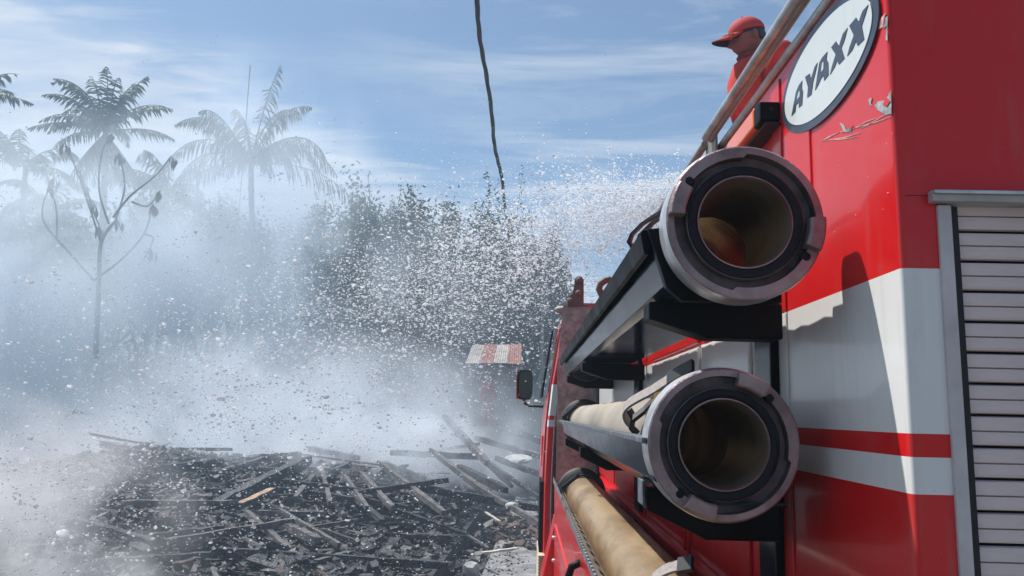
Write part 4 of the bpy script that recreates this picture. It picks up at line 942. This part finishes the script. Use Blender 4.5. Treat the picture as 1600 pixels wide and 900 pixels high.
# ================================================================== HUT WITH STRIPED ROOF, FENCE
hut = thing('hut', (atx(770, 23), 23.8, .1), 'small hut with a patchwork roof of red and white sheets', 'hut')
a0, a1 = onY(727, 568, 23), onY(815, 569, 23); b0, b1 = onY(738, 541, 24.4), onY(815, 539, 24.4)
rows = 2; colsn = 4
for r_ in range(rows):
    for c_ in range(colsn):
        def pt(s_, t_):
            lo = Vector(a0).lerp(Vector(a1), s_); hi = Vector(b0).lerp(Vector(b1), s_); p = lo.lerp(hi, t_); p.z += H; return p
        s0, s1 = c_/colsn, (c_+1)/colsn; t0, t1_ = r_/rows, (r_+1)/rows
        V = []; n = 12
        for i in range(n+1):
            for tt in (t0, t1_ + .03):
                p = pt(s0 + (s1-s0)*i/n, tt); p.z += .018*(i % 2) + .01*((r_+c_) % 3); V.append(p)
        mb = MB().add(V, [(2*i, 2*i+2, 2*i+3, 2*i+1) for i in range(n)])
        o = ob('roof_sheet', mb, M['roofred' if (r_ + c_) % 2 == (0 if r_ else 1) else 'roofpale'], hut, fix=False); o.modifiers.new('s', 'SOLIDIFY').thickness = .012
mb = MB(); zt = a0[2] + H - .06; mb.box((a0[0]+.25, 23.3, .1), (a1[0]-.15, 23.36, zt)); mb.box((a0[0]+.25, 23.36, .1), (a0[0]+.31, 25, zt)); mb.box((a1[0]-.21, 23.36, .1), (a1[0]-.15, 25, zt)); ob('wall', mb, M['farwall'], hut)
mb = MB(); mb.box((a0[0]+.5, 23.26, .1), (a0[0]+.95, 23.299, 1.9)); ob('door', mb, M['rust'], hut)
fe = thing('zinc_fence', (atx(810, 22.5), 22.5, 0), 'grey corrugated sheet fence behind the beam pile by the cab', 'fence')
x0, x1 = atx(758, 22.5), atx(858, 22.5)
zf = hgt(600, 22.5)
for k in range(6):
    V = []; n = 10; xa = x0 + (x1-x0)*k/6; xb = x0 + (x1-x0)*(k+1)/6; hz = zf + random.uniform(-.12, .08)
    for i in range(n+1):
        x = xa + (xb-xa)*i/n; yv = 22.5 + .03*(i % 2) + .012*(k % 2); V += [(x, yv, 0), (x, yv, hz)]
    o = ob('fence_sheet', MB().add(V, [(2*i, 2*i+2, 2*i+3, 2*i+1) for i in range(n)]), M['zinc'], fe, fix=False); o.modifiers.new('s', 'SOLIDIFY').thickness = .006

# ================================================================== BURNT TIMBER
def timber(a, b, w_, t_, m, name='charred_timber', rough=.12, seg=9, parent=None):
    """beam between two world points with burnt, uneven faces"""
    a, b = Vector(a), Vector(b); L_ = (b-a).length; V = []
    for i in range(seg+1):
        for (sx, sz) in ((-1, -1), (1, -1), (1, 1), (-1, 1)):
            k = 1 - (.35*random.random() if i in (0, seg) else 0)
            V.append((L_*(i/seg - .5) + random.uniform(-.5, .5)*L_/seg*.4*(0 < i < seg), sx*w_/2*(k + random.uniform(-rough, rough)), sz*t_/2*(k + random.uniform(-rough, rough)) + .04*w_*math.sin(i*1.7)))
    Fc = [(i*4+k, i*4+(k+1) % 4, (i+1)*4+(k+1) % 4, (i+1)*4+k) for i in range(seg) for k in range(4)] + [(0, 1, 2, 3), (seg*4+3, seg*4+2, seg*4+1, seg*4)]
    me = mesh(name, MB().add(V, Fc), M[m]); fixn(me)
    o = link(name, me); o.location = (a+b)/2; o.rotation_euler = (b-a).to_track_quat('X', 'Z').to_euler()
    return o
def B(u1, v1, y1_, u2, v2, y2_, px_, m, label, name='charred_timber', cat='timber', flat=1.):
    a, b = wY(u1, v1, y1_), wY(u2, v2, y2_); w_ = px_/F*min(y1_, y2_)
    o = timber(a, b, w_, w_*flat, m, name); tag(o, label, cat, 'burnt beams lying over the rubble')
LONG = []
B(693, 650, 21, 762, 724, 18.5, 9, 'ashwood', 'tallest leaning beam, grey, its tip rising out of the white smoke')
B(762, 722, 18.6, 845, 780, 15.5, 6, 'char', 'thin black pole running from the leaning beam down to the truck cab')
B(673, 703, 18.5, 752, 765, 15.6, 8, 'ashwood', 'long grey beam with its tip under the leaning beam')
B(748, 762, 15.7, 845, 819, 13., 8, 'ashwood', 'long grey beam ending against the cab beside the paving')
B(592, 723, 17.5, 694, 802, 13.4, 9, 'ashwood', 'long greyish beam slanting down to the right over brown debris, in the middle')
B(717, 730, 17, 790, 766, 15, 11, 'char', 'short thick black beam with cracked charring between two long grey ones')
B(538, 743, 16.6, 574, 794, 13.6, 7, 'ashwood', 'short grey beam pointing down, left of the tilted middle pair')
B(563, 738, 16.8, 613, 794, 13.6, 8, 'ashwood', 'grey beam slanting down right, next to the long middle one')
B(503, 735, 17, 516, 786, 14, 7, 'ashwood', 'short nearly upright grey beam leaning at the rubble edge')
B(340, 790, 14.2, 483, 718, 16.5, 19, 'char', 'thickest charred beam, rising to the right with a blunt end')
B(610, 707, 19, 752, 714, 19, 9, 'char', 'long level black beam lying in front of the brightest smoke')
B(655, 762, 15.5, 842, 795, 14.5, 11, 'char', 'long black beam across the rubble, ending under the cab')
B(330, 860, 11.6, 706, 884, 10.9, 11, 'char', 'long dark beam crossing the bottom of the rubble to the drain')
B(385, 800, 13.4, 452, 860, 11.6, 9, 'ashwood', 'pale grey board slanting down to the long bottom beam')
B(437, 797, 13.4, 530, 852, 11.8, 7, 'ashwood', 'thin grey board right of the pale slanting board')
B(690, 702, 20, 750, 694, 20, 5, 'char', 'thin black stick crossing the leaning beam')
B(650, 694, 21, 699, 671, 21, 8, 'char', 'hazy black stub rising right in the white smoke')
B(678, 696, 20.6, 692, 663, 20.6, 5, 'char', 'short stick crossing the hazy stub in smoke')
B(745, 640, 23, 845, 690, 20, 9, 'char', 'hazy dark beam furthest back beside the fence')
B(742, 668, 22, 846, 684, 20.5, 7, 'char', 'level hazy beam below the furthest beam by the cab')
B(744, 684, 20.5, 846, 714, 18.5, 9, 'ashwood', 'greyish beam sloping to the cab above the pale slab')
B(775, 716, 18, 846, 742, 17, 8, 'char', 'dark beam beneath the pale slab at the cab')
B(735, 700, 20, 800, 760, 17, 6, 'char', 'thin dark beam crossing under the slab toward the cab')
B(160, 694, 18.6, 270, 716, 17.6, 11, 'char', 'faint dark beam alone in the left smoke')
B(112, 815, 12.4, 240, 852, 11.6, 17, 'char', 'thick black beam jutting left into the near smoke')
B(230, 842, 11.8, 350, 828, 12.3, 14, 'char', 'black beam continuing right of the thick one in the near smoke')
B(240, 736, 16, 350, 722, 16.5, 14, 'char', 'hazy black beam in the smoke at the left rear')
B(345, 738, 16, 420, 716, 17, 9, 'char', 'hazy beam between the left smoke and the thickest beam')
B(400, 716, 18, 470, 712, 18, 12, 'char', 'dark block of timber behind the blunt end of the thickest beam')
B(440, 752, 15.4, 570, 768, 15, 8, 'char', 'dark level beam below the short upright one')
B(560, 770, 14.7, 700, 750, 15.5, 8, 'char', 'dark beam crossing behind the long middle beam')
B(420, 836, 12.3, 560, 812, 13, 5, 'ashwood', 'thin pale strip of wood low at centre left')
B(150, 880, 11, 330, 868, 11.3, 12, 'char', 'black beam low in the left corner behind sparkling drops')
B(480, 700, 20, 560, 716, 19, 8, 'char', 'hazy beam at the foot of the bright smoke')
B(376, 786, 13.9, 426, 763, 14.6, 13, 'tanwood', 'unburnt tan board propped under the thickest beam', 'tan_board', 'board', .15)
B(753, 864, 11.3, 808, 857, 11.4, 8, 'palewood', 'pale board lying across the drain edge on the paving', 'pale_board', 'board', .35)
B(731, 836, 12.2, 763, 856, 11.5, 4, 'ashwood', 'thin grey stick over the drain', 'stick', 'stick', .6)
B(758, 800, 13.2, 781, 815, 13, 6, 'palewood', 'small pale board in the drain mouth', 'pale_board', 'board', .3)
def lump(c, r, m, name, label, cat):
    b = bmesh.new(); bmesh.ops.create_icosphere(b, subdivisions=2, radius=1)
    for v in b.verts:
        k = 1 + random.uniform(-.16, .16); v.co = Vector((v.co.x*r[0]*k, v.co.y*r[1]*k, v.co.z*r[2]*k))
    me = bpy.data.meshes.new(name); b.to_mesh(me); b.free(); me.materials.append(M[m]); o = link(name, me); o.location = c
    o.rotation_euler = (random.uniform(-.2, .2), random.uniform(-.2, .2), random.uniform(0, 3)); return tag(o, label, cat)
lump(wY(808, 718, 18), (.42, .3, .09), 'slab', 'concrete_slab', 'pale broken slab among the beams beside the cab', 'slab')
lump(wY(736, 890, 10.9), (.09, .12, .10), 'slab', 'concrete_lump', 'pale lump at the bottom edge in the drain', 'rubble lump')
lump(wY(800, 790, 14.2), (.16, .12, .06), 'slab', 'concrete_lump', 'grey lump at the end of the paving near the cab', 'rubble lump')
lump(wY(555, 742, 16.6), (.12, .1, .10), 'brickbit', 'charred_block', 'smoking brown block at the rubble edge near mid picture', 'block')

for k in range(26):
    y = random.uniform(12, 19.5); x = xl(y) - .4 - random.random()*(4.6 + (y-12)*.7); yaw = random.gauss(R(128), .35) if k % 3 else random.gauss(R(8), .3); ln = random.uniform(1.1, 2.4)
    pch = random.gauss(.0, .08); d_ = Vector((math.cos(yaw)*math.cos(pch), math.sin(yaw)*math.cos(pch), math.sin(pch)))*ln/2; c_ = Vector((x, y, terr(x, y) + random.uniform(.12, .32)))
    w_ = random.uniform(.06, .12); o = timber(c_ - d_, c_ + d_, w_, w_*random.uniform(.5, 1), 'char' if k % 4 else 'ashwood', 'charred_timber', .16, 9); o['_k'] = 'char' if k % 4 else 'ashwood'; LONG.append(o)
# medium boards: separate things sharing a few meshes
protos = []
for i in range(14):
    m = ('char', 'char', 'char', 'ashwood', 'ashwood', 'char', 'brickbit', 'ashwood', 'palewood', 'char', 'sheet', 'brickbit', 'ashwood', 'char')[i]
    o = timber((-.5, 0, 0), (.5, 0, 0), .09 if i % 3 else .14, .035 if i % 3 else .02, m, 'charred_board', .2, 6); protos.append(o.data); bpy.data.objects.remove(o)
LB = {'char': 'blackened board scattered among the burnt beams', 'ashwood': 'ash grey board scattered among the burnt beams', 'brickbit': 'scorched brown fragment scattered among the burnt beams', 'palewood': 'pale unburnt splinter scattered among the burnt beams', 'sheet': 'scorched sheet metal strip scattered among the burnt beams'}
for k in range(270):
    y = 9.3 + 11*random.random()**1.2; tmax = 4.2 + (y-9)*.75
    x = xl(y) - .2 - tmax*random.random()
    me = random.choice(protos); mn = me.materials[0]
    key = [q for q in LB if M[q] == mn][0]
    o = link('charred_board', me); ln = random.choice((.25, .35, .5, .6, .9, 1.3))*random.uniform(.8, 1.1) if key != 'palewood' else random.uniform(.15, .35)
    o.scale = (ln, random.uniform(.4, 1.1), random.uniform(.6, 1.4))
    o.location = (x, y, max(terr(x, y), 0) + random.uniform(.03, .16)); yaw = random.gauss(R(130), .45) if random.random() < .55 else random.uniform(0, 3.14)
    o.rotation_euler = (random.uniform(-.5, .5), random.gauss(0, .16), yaw)
    o['_k'] = key; LONG.append(o)
LMK = [((728, 690), 'the tallest leaning beam'), ((412, 755), 'the thickest charred beam'), ((400, 776), 'the unburnt tan board'), ((518, 872), 'the long beam crossing the bottom'), ((780, 860), 'the pale board across the drain edge'), ((808, 718), 'the pale slab by the cab'), ((643, 762), 'the long middle beam on brown debris'), ((510, 760), 'the short nearly upright beam'), ((418, 836), 'the pale grey slanting board'), ((555, 742), 'the smoking brown block'), ((240, 874), 'the black beam in the lower left corner'), ((176, 833), 'the thick beam jutting into near smoke'), ((213, 687), 'the lone faint beam in left smoke'), ((796, 790), 'the beam ending against the cab'), ((680, 710), 'the level black beam below bright smoke'), ((770, 808), 'the small pale board in the drain mouth'), ((295, 729), 'the hazy beam at the left rear'), ((490, 824), 'the thin pale strip low at centre left'), ((736, 890), 'the pale lump at the drain bottom'), ((588, 766), 'the grey beam next to the long middle one'), ((30, 880), 'the lower left corner of the photo'), ((150, 780), 'the mound under the lone faint beam')]
KN = {'char': ('blackened board', 'board', 'blackened boards'), 'ashwood': ('ash grey board', 'board', 'ash grey boards'), 'brickbit': ('scorched brown fragment', 'fragment', 'brown fragments'), 'palewood': ('pale splinter', 'splinter', 'pale splinters'), 'sheet': ('rusty metal strip', 'metal strip', 'sheet metal strips')}
ORD = ['nearest', 'second nearest', 'third nearest', 'fourth nearest', 'fifth nearest', 'sixth nearest', 'seventh nearest', 'eighth nearest', 'ninth nearest', 'tenth nearest', 'eleventh nearest', 'twelfth nearest', 'thirteenth nearest', 'fourteenth nearest', 'fifteenth nearest', 'sixteenth nearest', 'seventeenth nearest', 'eighteenth nearest', 'nineteenth nearest', 'twentieth nearest', 'twenty-first nearest', 'twenty-second nearest', 'twenty-third nearest', 'twenty-fourth nearest', 'twenty-fifth nearest']
def pix(p):
    c = CM.T @ (np.array([p[0], p[1], p[2] - H])); return (800 + F*c[0]/-c[2], 450 - F*c[1]/-c[2])
near = {}
for o in LONG:
    u, v = pix(o.location)
    if u < -25 or v > 920: bpy.data.objects.remove(o); continue
    i_, d_ = min(((i, math.hypot(u-q[0][0], v-q[0][1])) for i, q in enumerate(LMK)), key=lambda t: t[1])
    kind_ = ('long ' if o.name.startswith('charred_timber') else '') + o['_k']
    near.setdefault((kind_, i_), []).append((d_, o))
for (kd, i_), lst in near.items():
    lst.sort(key=lambda t: t[0]); lng = kd.startswith('long '); nm, ct, gp = KN[kd.split()[-1]]
    if lng: nm, ct, gp = {'char': 'long black beam', 'ashwood': 'long grey beam'}[kd.split()[-1]], 'timber', 'loose long beams'
    for n_, (d_, o) in enumerate(lst):
        tag(o, nm + ' ' + ORD[min(n_, 24)] + ' to ' + LMK[i_][1], ct, gp + ' in the rubble'); del o['_k']
# uncountable small rubble
def scatter(name, n, fx, smin, smax, m, label, slender=2.2):
    P = []; S = []
    cube = np.array([(x, y, z) for x in (-1, 1) for y in (-1, 1) for z in (-1, 1)], float)*.5
    faces = [(0, 1, 3, 2), (4, 6, 7, 5), (0, 4, 5, 1), (2, 3, 7, 6), (0, 2, 6, 4), (1, 5, 7, 3)]
    V = np.zeros((n*8, 3)); Fc = []
    for i in range(n):
        x, y, z = fx(); s_ = random.uniform(smin, smax)*random.choice((.5, .7, 1, 1, 1.6))
        e = Euler((random.uniform(-.6, .6), random.uniform(-.5, .5), random.uniform(0, 6.3))).to_matrix()
        c = cube*np.array([s_*random.uniform(.8, slender), s_*random.uniform(.5, 1), s_*random.uniform(.12, .5)]) + np.random.uniform(-.12, .12, (8, 3))*s_
        V[i*8:i*8+8] = c @ np.array(e).T + np.array([x, y, z])
        Fc += [tuple(q + i*8 for q in f) for f in faces]
    me = bpy.data.meshes.new(name); me.from_pydata(V.tolist(), [], Fc); me.materials.append(M[m]); o = link(name, me); return tag(o, label, 'rubble', kind='stuff')
def fxr():
    y = 8.2 + 14*random.random()**1.5; x = xl(y) - .12 - (4.8 + (y-9)*.85)*random.random()
    return x, y, terr(x, y) + random.uniform(0, .07)
scatter('rubble', 24000, fxr, .035, .11, 'rubble', 'charred black and grey rubble covering the burnt lot')
scatter('burnt_sticks', 2600, fxr, .06, .13, 'char', 'thin charred sticks littering the rubble', 6.)
scatter('brown_rubble', 2600, fxr, .03, .09, 'brickbit', 'rust brown broken bits mixed into the charred rubble')
scatter('ash_flakes', 2000, fxr, .02, .07, 'ashwood', 'pale ash grey flakes and chips over the charred rubble')
def fxd():
    y = random.uniform(8, 24); return random.uniform(xl(y)+.05, xr(y)+.1), y, -.46 + random.uniform(0, .34)
scatter('drain_rubble', 1100, fxd, .04, .15, 'rubble', 'dark rubble filling the drain beside the paving')
def fxp():
    y = 8 + 14*random.random(); return xr(y) + abs(random.gauss(0, .5)), y, .01
scatter('grit', 1400, fxp, .006, .028, 'rubble', 'grit and cinders strewn over the grey paving', 1.4)
def fxe():
    y = random.uniform(13.6, 17.5); return xr(y) + random.uniform(-.15, .7), y, random.uniform(.01, .07)
scatter('paving_rubble', 170, fxe, .04, .12, 'brickbit', 'brown bits heaped at the far end of the paving')

# ================================================================== WATER SPRAY
def water(name, tr, rough, white):
    m = bpy.data.materials.new(name); m.use_nodes = True; nt = m.node_tree; b = nt.nodes['Principled BSDF']; out = nt.nodes['Material Output']
    b.inputs['Base Color'].default_value = (.95, .96, 1, 1); b.inputs['Transmission Weight'].default_value = tr; b.inputs['Roughness'].default_value = rough; b.inputs['IOR'].default_value = 1.33
    t = nt.nodes.new('ShaderNodeBsdfTranslucent'); t.inputs[0].default_value = (.97, .99, 1., 1)
    mm = nt.nodes.new('ShaderNodeMixShader'); mm.inputs[0].default_value = white; L(nt, b.outputs[0], mm.inputs[1]); L(nt, t.outputs[0], mm.inputs[2]); L(nt, mm.outputs[0], out.inputs['Surface']); return m
wat = water('spray_water', .9, .07, .16); wat2 = water('aerated_glint_water', .4, .3, .78)  # white translucent share stands for aerated water and for sun glints
def icos(sub):
    b = bmesh.new(); bmesh.ops.create_icosphere(b, subdivisions=sub, radius=1); V = np.array([v.co[:] for v in b.verts]); Fc = np.array([[v.index for v in f.verts] for f in b.faces]); b.free(); return V, Fc
def drops(name, C, S, sub, m, label):
    V0, F0 = icos(sub); n = len(C); nv = len(V0)
    Ax = np.random.uniform(.65, 1.5, (n, 1, 3)); Ax[:, :, 0] *= 1.45; Ax[:, :, 2] *= .85
    k = 1 + np.random.uniform(-.28, .28, (n, nv, 1))
    V = (V0[None]*k*Ax*S[:, None, None]) + C[:, None, :]
    Fc = (F0[None] + (np.arange(n)*nv)[:, None, None]).reshape(-1, 3)
    me = bpy.data.meshes.new(name); me.vertices.add(n*nv); me.vertices.foreach_set('co', V.reshape(-1)); nf = len(Fc)
    me.loops.add(nf*3); me.loops.foreach_set('vertex_index', Fc.reshape(-1).astype(np.int32)); me.polygons.add(nf); me.polygons.foreach_set('loop_start', np.arange(nf, dtype=np.int32)*3); me.polygons.foreach_set('loop_total', np.full(nf, 3, dtype=np.int32))
    me.polygons.foreach_set('use_smooth', np.ones(nf, bool)); me.materials.append(m); me.update(); me.validate()
    o = link(name, me); return tag(o, label, 'water spray', kind='stuff')
# the jet leaves the truck's monitor on the right, arches left and falls; path points in the world with their spread
PTH = [(1075, 312, 8.2, .20), (1000, 328, 8.0, .30), (900, 350, 7.6, .42), (800, 400, 7.2, .55), (700, 440, 6.8, .62), (600, 490, 6.3, .62), (480, 560, 5.6, .62), (350, 600, 5.0, .62), (230, 680, 4.5, .60), (100, 740, 4.0, .6), (-40, 840, 3.6, .6)]
PC = catmull([Vector(wY(a, b, c)) for a, b, c, _ in PTH], 20); PS = np.interp(np.linspace(0, 1, len(PC)), np.linspace(0, 1, len(PTH)), [p[3] for p in PTH])
PCa = np.array([tuple(p) for p in PC])
def jet(n, pdf, sx, sz, wf=1., clump=0):   # clump: drops per knot of water
    """pdf: relative density along the path; spread scaled by the path's own width"""
    x = np.linspace(0, 1, len(pdf)); g = np.interp(np.linspace(0, 1, len(PC)), x, pdf); g /= g.sum()
    i = np.random.choice(len(PC), n, p=g); w_ = PS[i][:, None]*wf
    nz = np.random.normal(0, 1, (n, 3)); C = PCa[i] + nz*w_*np.array([sx, .55, sz])
    if clump:
        ctr = C[np.random.randint(0, n, n//clump)]; j = np.random.randint(0, len(ctr), n); mskk = np.random.random(n) < .55
        C[mskk] = (ctr[j] + np.random.normal(0, .035, (n, 3)))[mskk]
    return C
C = jet(11000, [8, 9, 7, 5.0, 4.2, 3.2, 1.0, .35, .2, .1, .05], .8, .62, 1., 5); S = np.minimum(.0105, np.random.lognormal(math.log(.0040), .48, len(C)))*np.where(C[:, 1] > 7.2, 1.35, 1.)
drops('clear_spray', C[::6], S[::6], 1, wat, 'clear glinting drops inside the water jet')
C = np.delete(C, np.s_[::6], 0); S = np.delete(S, np.s_[::6]); drops('jet_spray', C, np.minimum(S, .0105), 1, wat2, 'white sunlit jet of water breaking into drops left of the truck')
C = jet(32000, [7., 8, 8, 6., 4.8, 3.4, 1., .25, .12, .05, .02], .9, .62, 1.); S = np.random.lognormal(math.log(.0029), .4, len(C))
drops('fine_spray', C, S, 1, wat2, 'fine white spray around the water jet')
C = jet(4200, [.1, .15, .3, .6, 1.2, 2.2, 3.4, 3.6, 3.4, 3.0, 2.4], 1.1, .9, 1.0, 6); S = np.random.lognormal(math.log(.0034), .45, len(C))
drops('falling_drops', C, S, 1, wat, 'scattered clear drops falling in front of the smoke at left')
C = jet(5200, [.1, .2, .4, .8, 1.4, 2.6, 3.6, 3.8, 3.6, 3.0, 2.4], 1.2, 1.0, 1.15, 4); S = np.random.lognormal(math.log(.0024), .35, len(C))
drops('fine_drops', C, S, 1, wat, 'tiny clear droplets spread across the left side')
C = jet(2600, [.0, .0, .1, .3, .6, .8, 1., 1., 1.6, 2.6, 3.], 1.1, .9, 1.0, 5); S = np.random.lognormal(math.log(.0025), .5, len(C))
drops('bright_drops', C, S, 1, wat2, 'bright sunlit drops sparkling over the dark rubble at lower left')
# drops over the rubble and trees
n = 1900; C = np.stack([np.random.uniform(-1.9, .35, n), np.random.uniform(4.5, 7.5, n), np.random.uniform(.7, 3.2, n)], 1); S = np.random.lognormal(math.log(.0022), .4, n)
drops('stray_drops', C, S, 1, wat2, 'stray white droplets over the rubble and dark trees')

# ================================================================== SMOKE AND HAZE
def vol(name, c, r, dens, label, col=(.80, .86, .95), scale=1.2, thr=(.38, .72), soft=.75, aniso=.25, seed=0., stretch=(1, 1, 1), step=None, lowbias=0., detail=3.):
    b = bmesh.new(); bmesh.ops.create_icosphere(b, subdivisions=3, radius=1.0); me = bpy.data.meshes.new(name); b.to_mesh(me); b.free()
    m = bpy.data.materials.new(name); m.use_nodes = True; nt = m.node_tree; nt.nodes.clear()
    out = nt.nodes.new('ShaderNodeOutputMaterial'); pv = nt.nodes.new('ShaderNodeVolumePrincipled'); L(nt, pv.outputs[0], out.inputs['Volume'])
    pv.inputs['Color'].default_value = tuple(col) + (1,); pv.inputs['Anisotropy'].default_value = aniso
    tc_ = nt.nodes.new('ShaderNodeTexCoord')
    ln = nt.nodes.new('ShaderNodeVectorMath'); ln.operation = 'LENGTH'; L(nt, tc_.outputs['Object'], ln.inputs[0])
    fall = math_n(nt, 'SUBTRACT', 1., ln.outputs['Value'])
    mp_ = nt.nodes.new('ShaderNodeMapping'); mp_.inputs['Scale'].default_value = tuple(s_*q for s_, q in zip(stretch, r)); mp_.inputs['Location'].default_value = (seed, seed*.7, seed*1.3); L(nt, tc_.outputs['Object'], mp_.inputs[0])
    no = N(nt, 'ShaderNodeTexNoise', inputs={'Scale': scale, 'Detail': detail, 'Roughness': .55, 'Distortion': .5}); L(nt, mp_.outputs[0], no.inputs['Vector'])
    f = math_n(nt, 'MULTIPLY', math_n(nt, 'MINIMUM', math_n(nt, 'MAXIMUM', math_n(nt, 'DIVIDE', fall, soft), 0.), 1.), ramp(nt, no.outputs[0], [(thr[0], 0.), (thr[1], 1.)]))
    if lowbias:
        sp_ = nt.nodes.new('ShaderNodeSeparateXYZ'); L(nt, tc_.outputs['Object'], sp_.inputs[0]); f = math_n(nt, 'MULTIPLY', f, math_n(nt, 'MAXIMUM', math_n(nt, 'SUBTRACT', 1., math_n(nt, 'MULTIPLY', math_n(nt, 'ADD', sp_.outputs[2], .2), lowbias)), .0))
    L(nt, math_n(nt, 'MULTIPLY', f, dens), pv.inputs['Density'])
    me.materials.append(m); o = link(name, me); o.location = c; o.scale = r
    return tag(o, label, 'smoke', kind='stuff')
vol('smoke_bank', (-6.0, 21.5, 1.5), (7.6, 3.8, 3.0), .85, 'bright bank of drifting white smoke behind the rubble', scale=.5, thr=(.36, .68), seed=3.1, col=(.88, .93, .985), soft=.7, aniso=.3, detail=6.)
vol('smoke_curl', (-3.4, 20.3, .9), (3.8, 2.0, 1.4), 3.0, 'dense low white smoke pouring from the rubble near the tallest leaning beam', scale=.8, thr=(.42, .62), seed=4.4, col=(.93, .95, .98), soft=.6, aniso=.3, detail=6.)
vol('smoke_cloud', (-16.5, 27., 4.4), (10.5, 4.5, 8.5), .72, 'pale blue smoke cloud covering the foot of the palms at left', scale=.33, thr=(.38, .66), seed=9.4, col=(.86, .93, 1.), detail=6.)
vol('smoke_column', (-10.4, 28.0, 7.2), (6.4, 3., 9.0), .66, 'thin blue smoke drifting up below the feathery palm', scale=.36, thr=(.40, .68), seed=7.7, col=(.84, .92, 1.), stretch=(1, 1, .6), detail=6.)
vol('smoke_plume', (-6.0, 8.8, .6), (2.7, 1.9, 1.9), 2.6, 'near plume of grey smoke in the lower left corner', scale=.8, thr=(.42, .60), seed=1.3, col=(.88, .87, .88), detail=6.)
vol('smoke_wisp', (-3.6, 17.2, 1.5), (6.0, 2.4, 1.3), .75, 'thin blue wisps drifting over the far edge of the rubble', scale=1.1, thr=(.48, .66), seed=5.2, col=(.88, .94, 1.), detail=4.)
vol('smoke_veil', (-5.6, 24.6, 4.6), (5.2, 1.7, 5.2), .34, 'thin smoke veil trailing across the left of the green trees', scale=.5, thr=(.36, .66), seed=8.8, col=(.84, .92, 1.), detail=5.)
c = wY(925, 348, 7.7); vol('spray_mist', c, (1.15, .5, .42), .42, 'fine white mist inside the jet by the truck', scale=3., thr=(.3, .7), seed=2., col=(.98, .98, 1.), aniso=.5)
c = wY(720, 430, 6.9); vol('spray_mist', c, (1.2, .6, .75), .16, 'fine white mist around the breaking jet before the trees', scale=2., thr=(.35, .7), seed=6., col=(.98, .98, 1.), aniso=.5)
hz = MB(); hz.box((-70, -8, -1.2), (40, 62, 20.5)); m = bpy.data.materials.new('haze'); m.use_nodes = True; nt = m.node_tree; nt.nodes.clear()
out = nt.nodes.new('ShaderNodeOutputMaterial'); pv = nt.nodes.new('ShaderNodeVolumePrincipled'); L(nt, pv.outputs[0], out.inputs['Volume'])
pv.inputs['Color'].default_value = (.62, .82, 1., 1); pv.inputs['Density'].default_value = .0055; pv.inputs['Anisotropy'].default_value = .2
tag(ob('haze', hz, m), 'pale haze hanging over the whole lot', 'haze', kind='stuff')
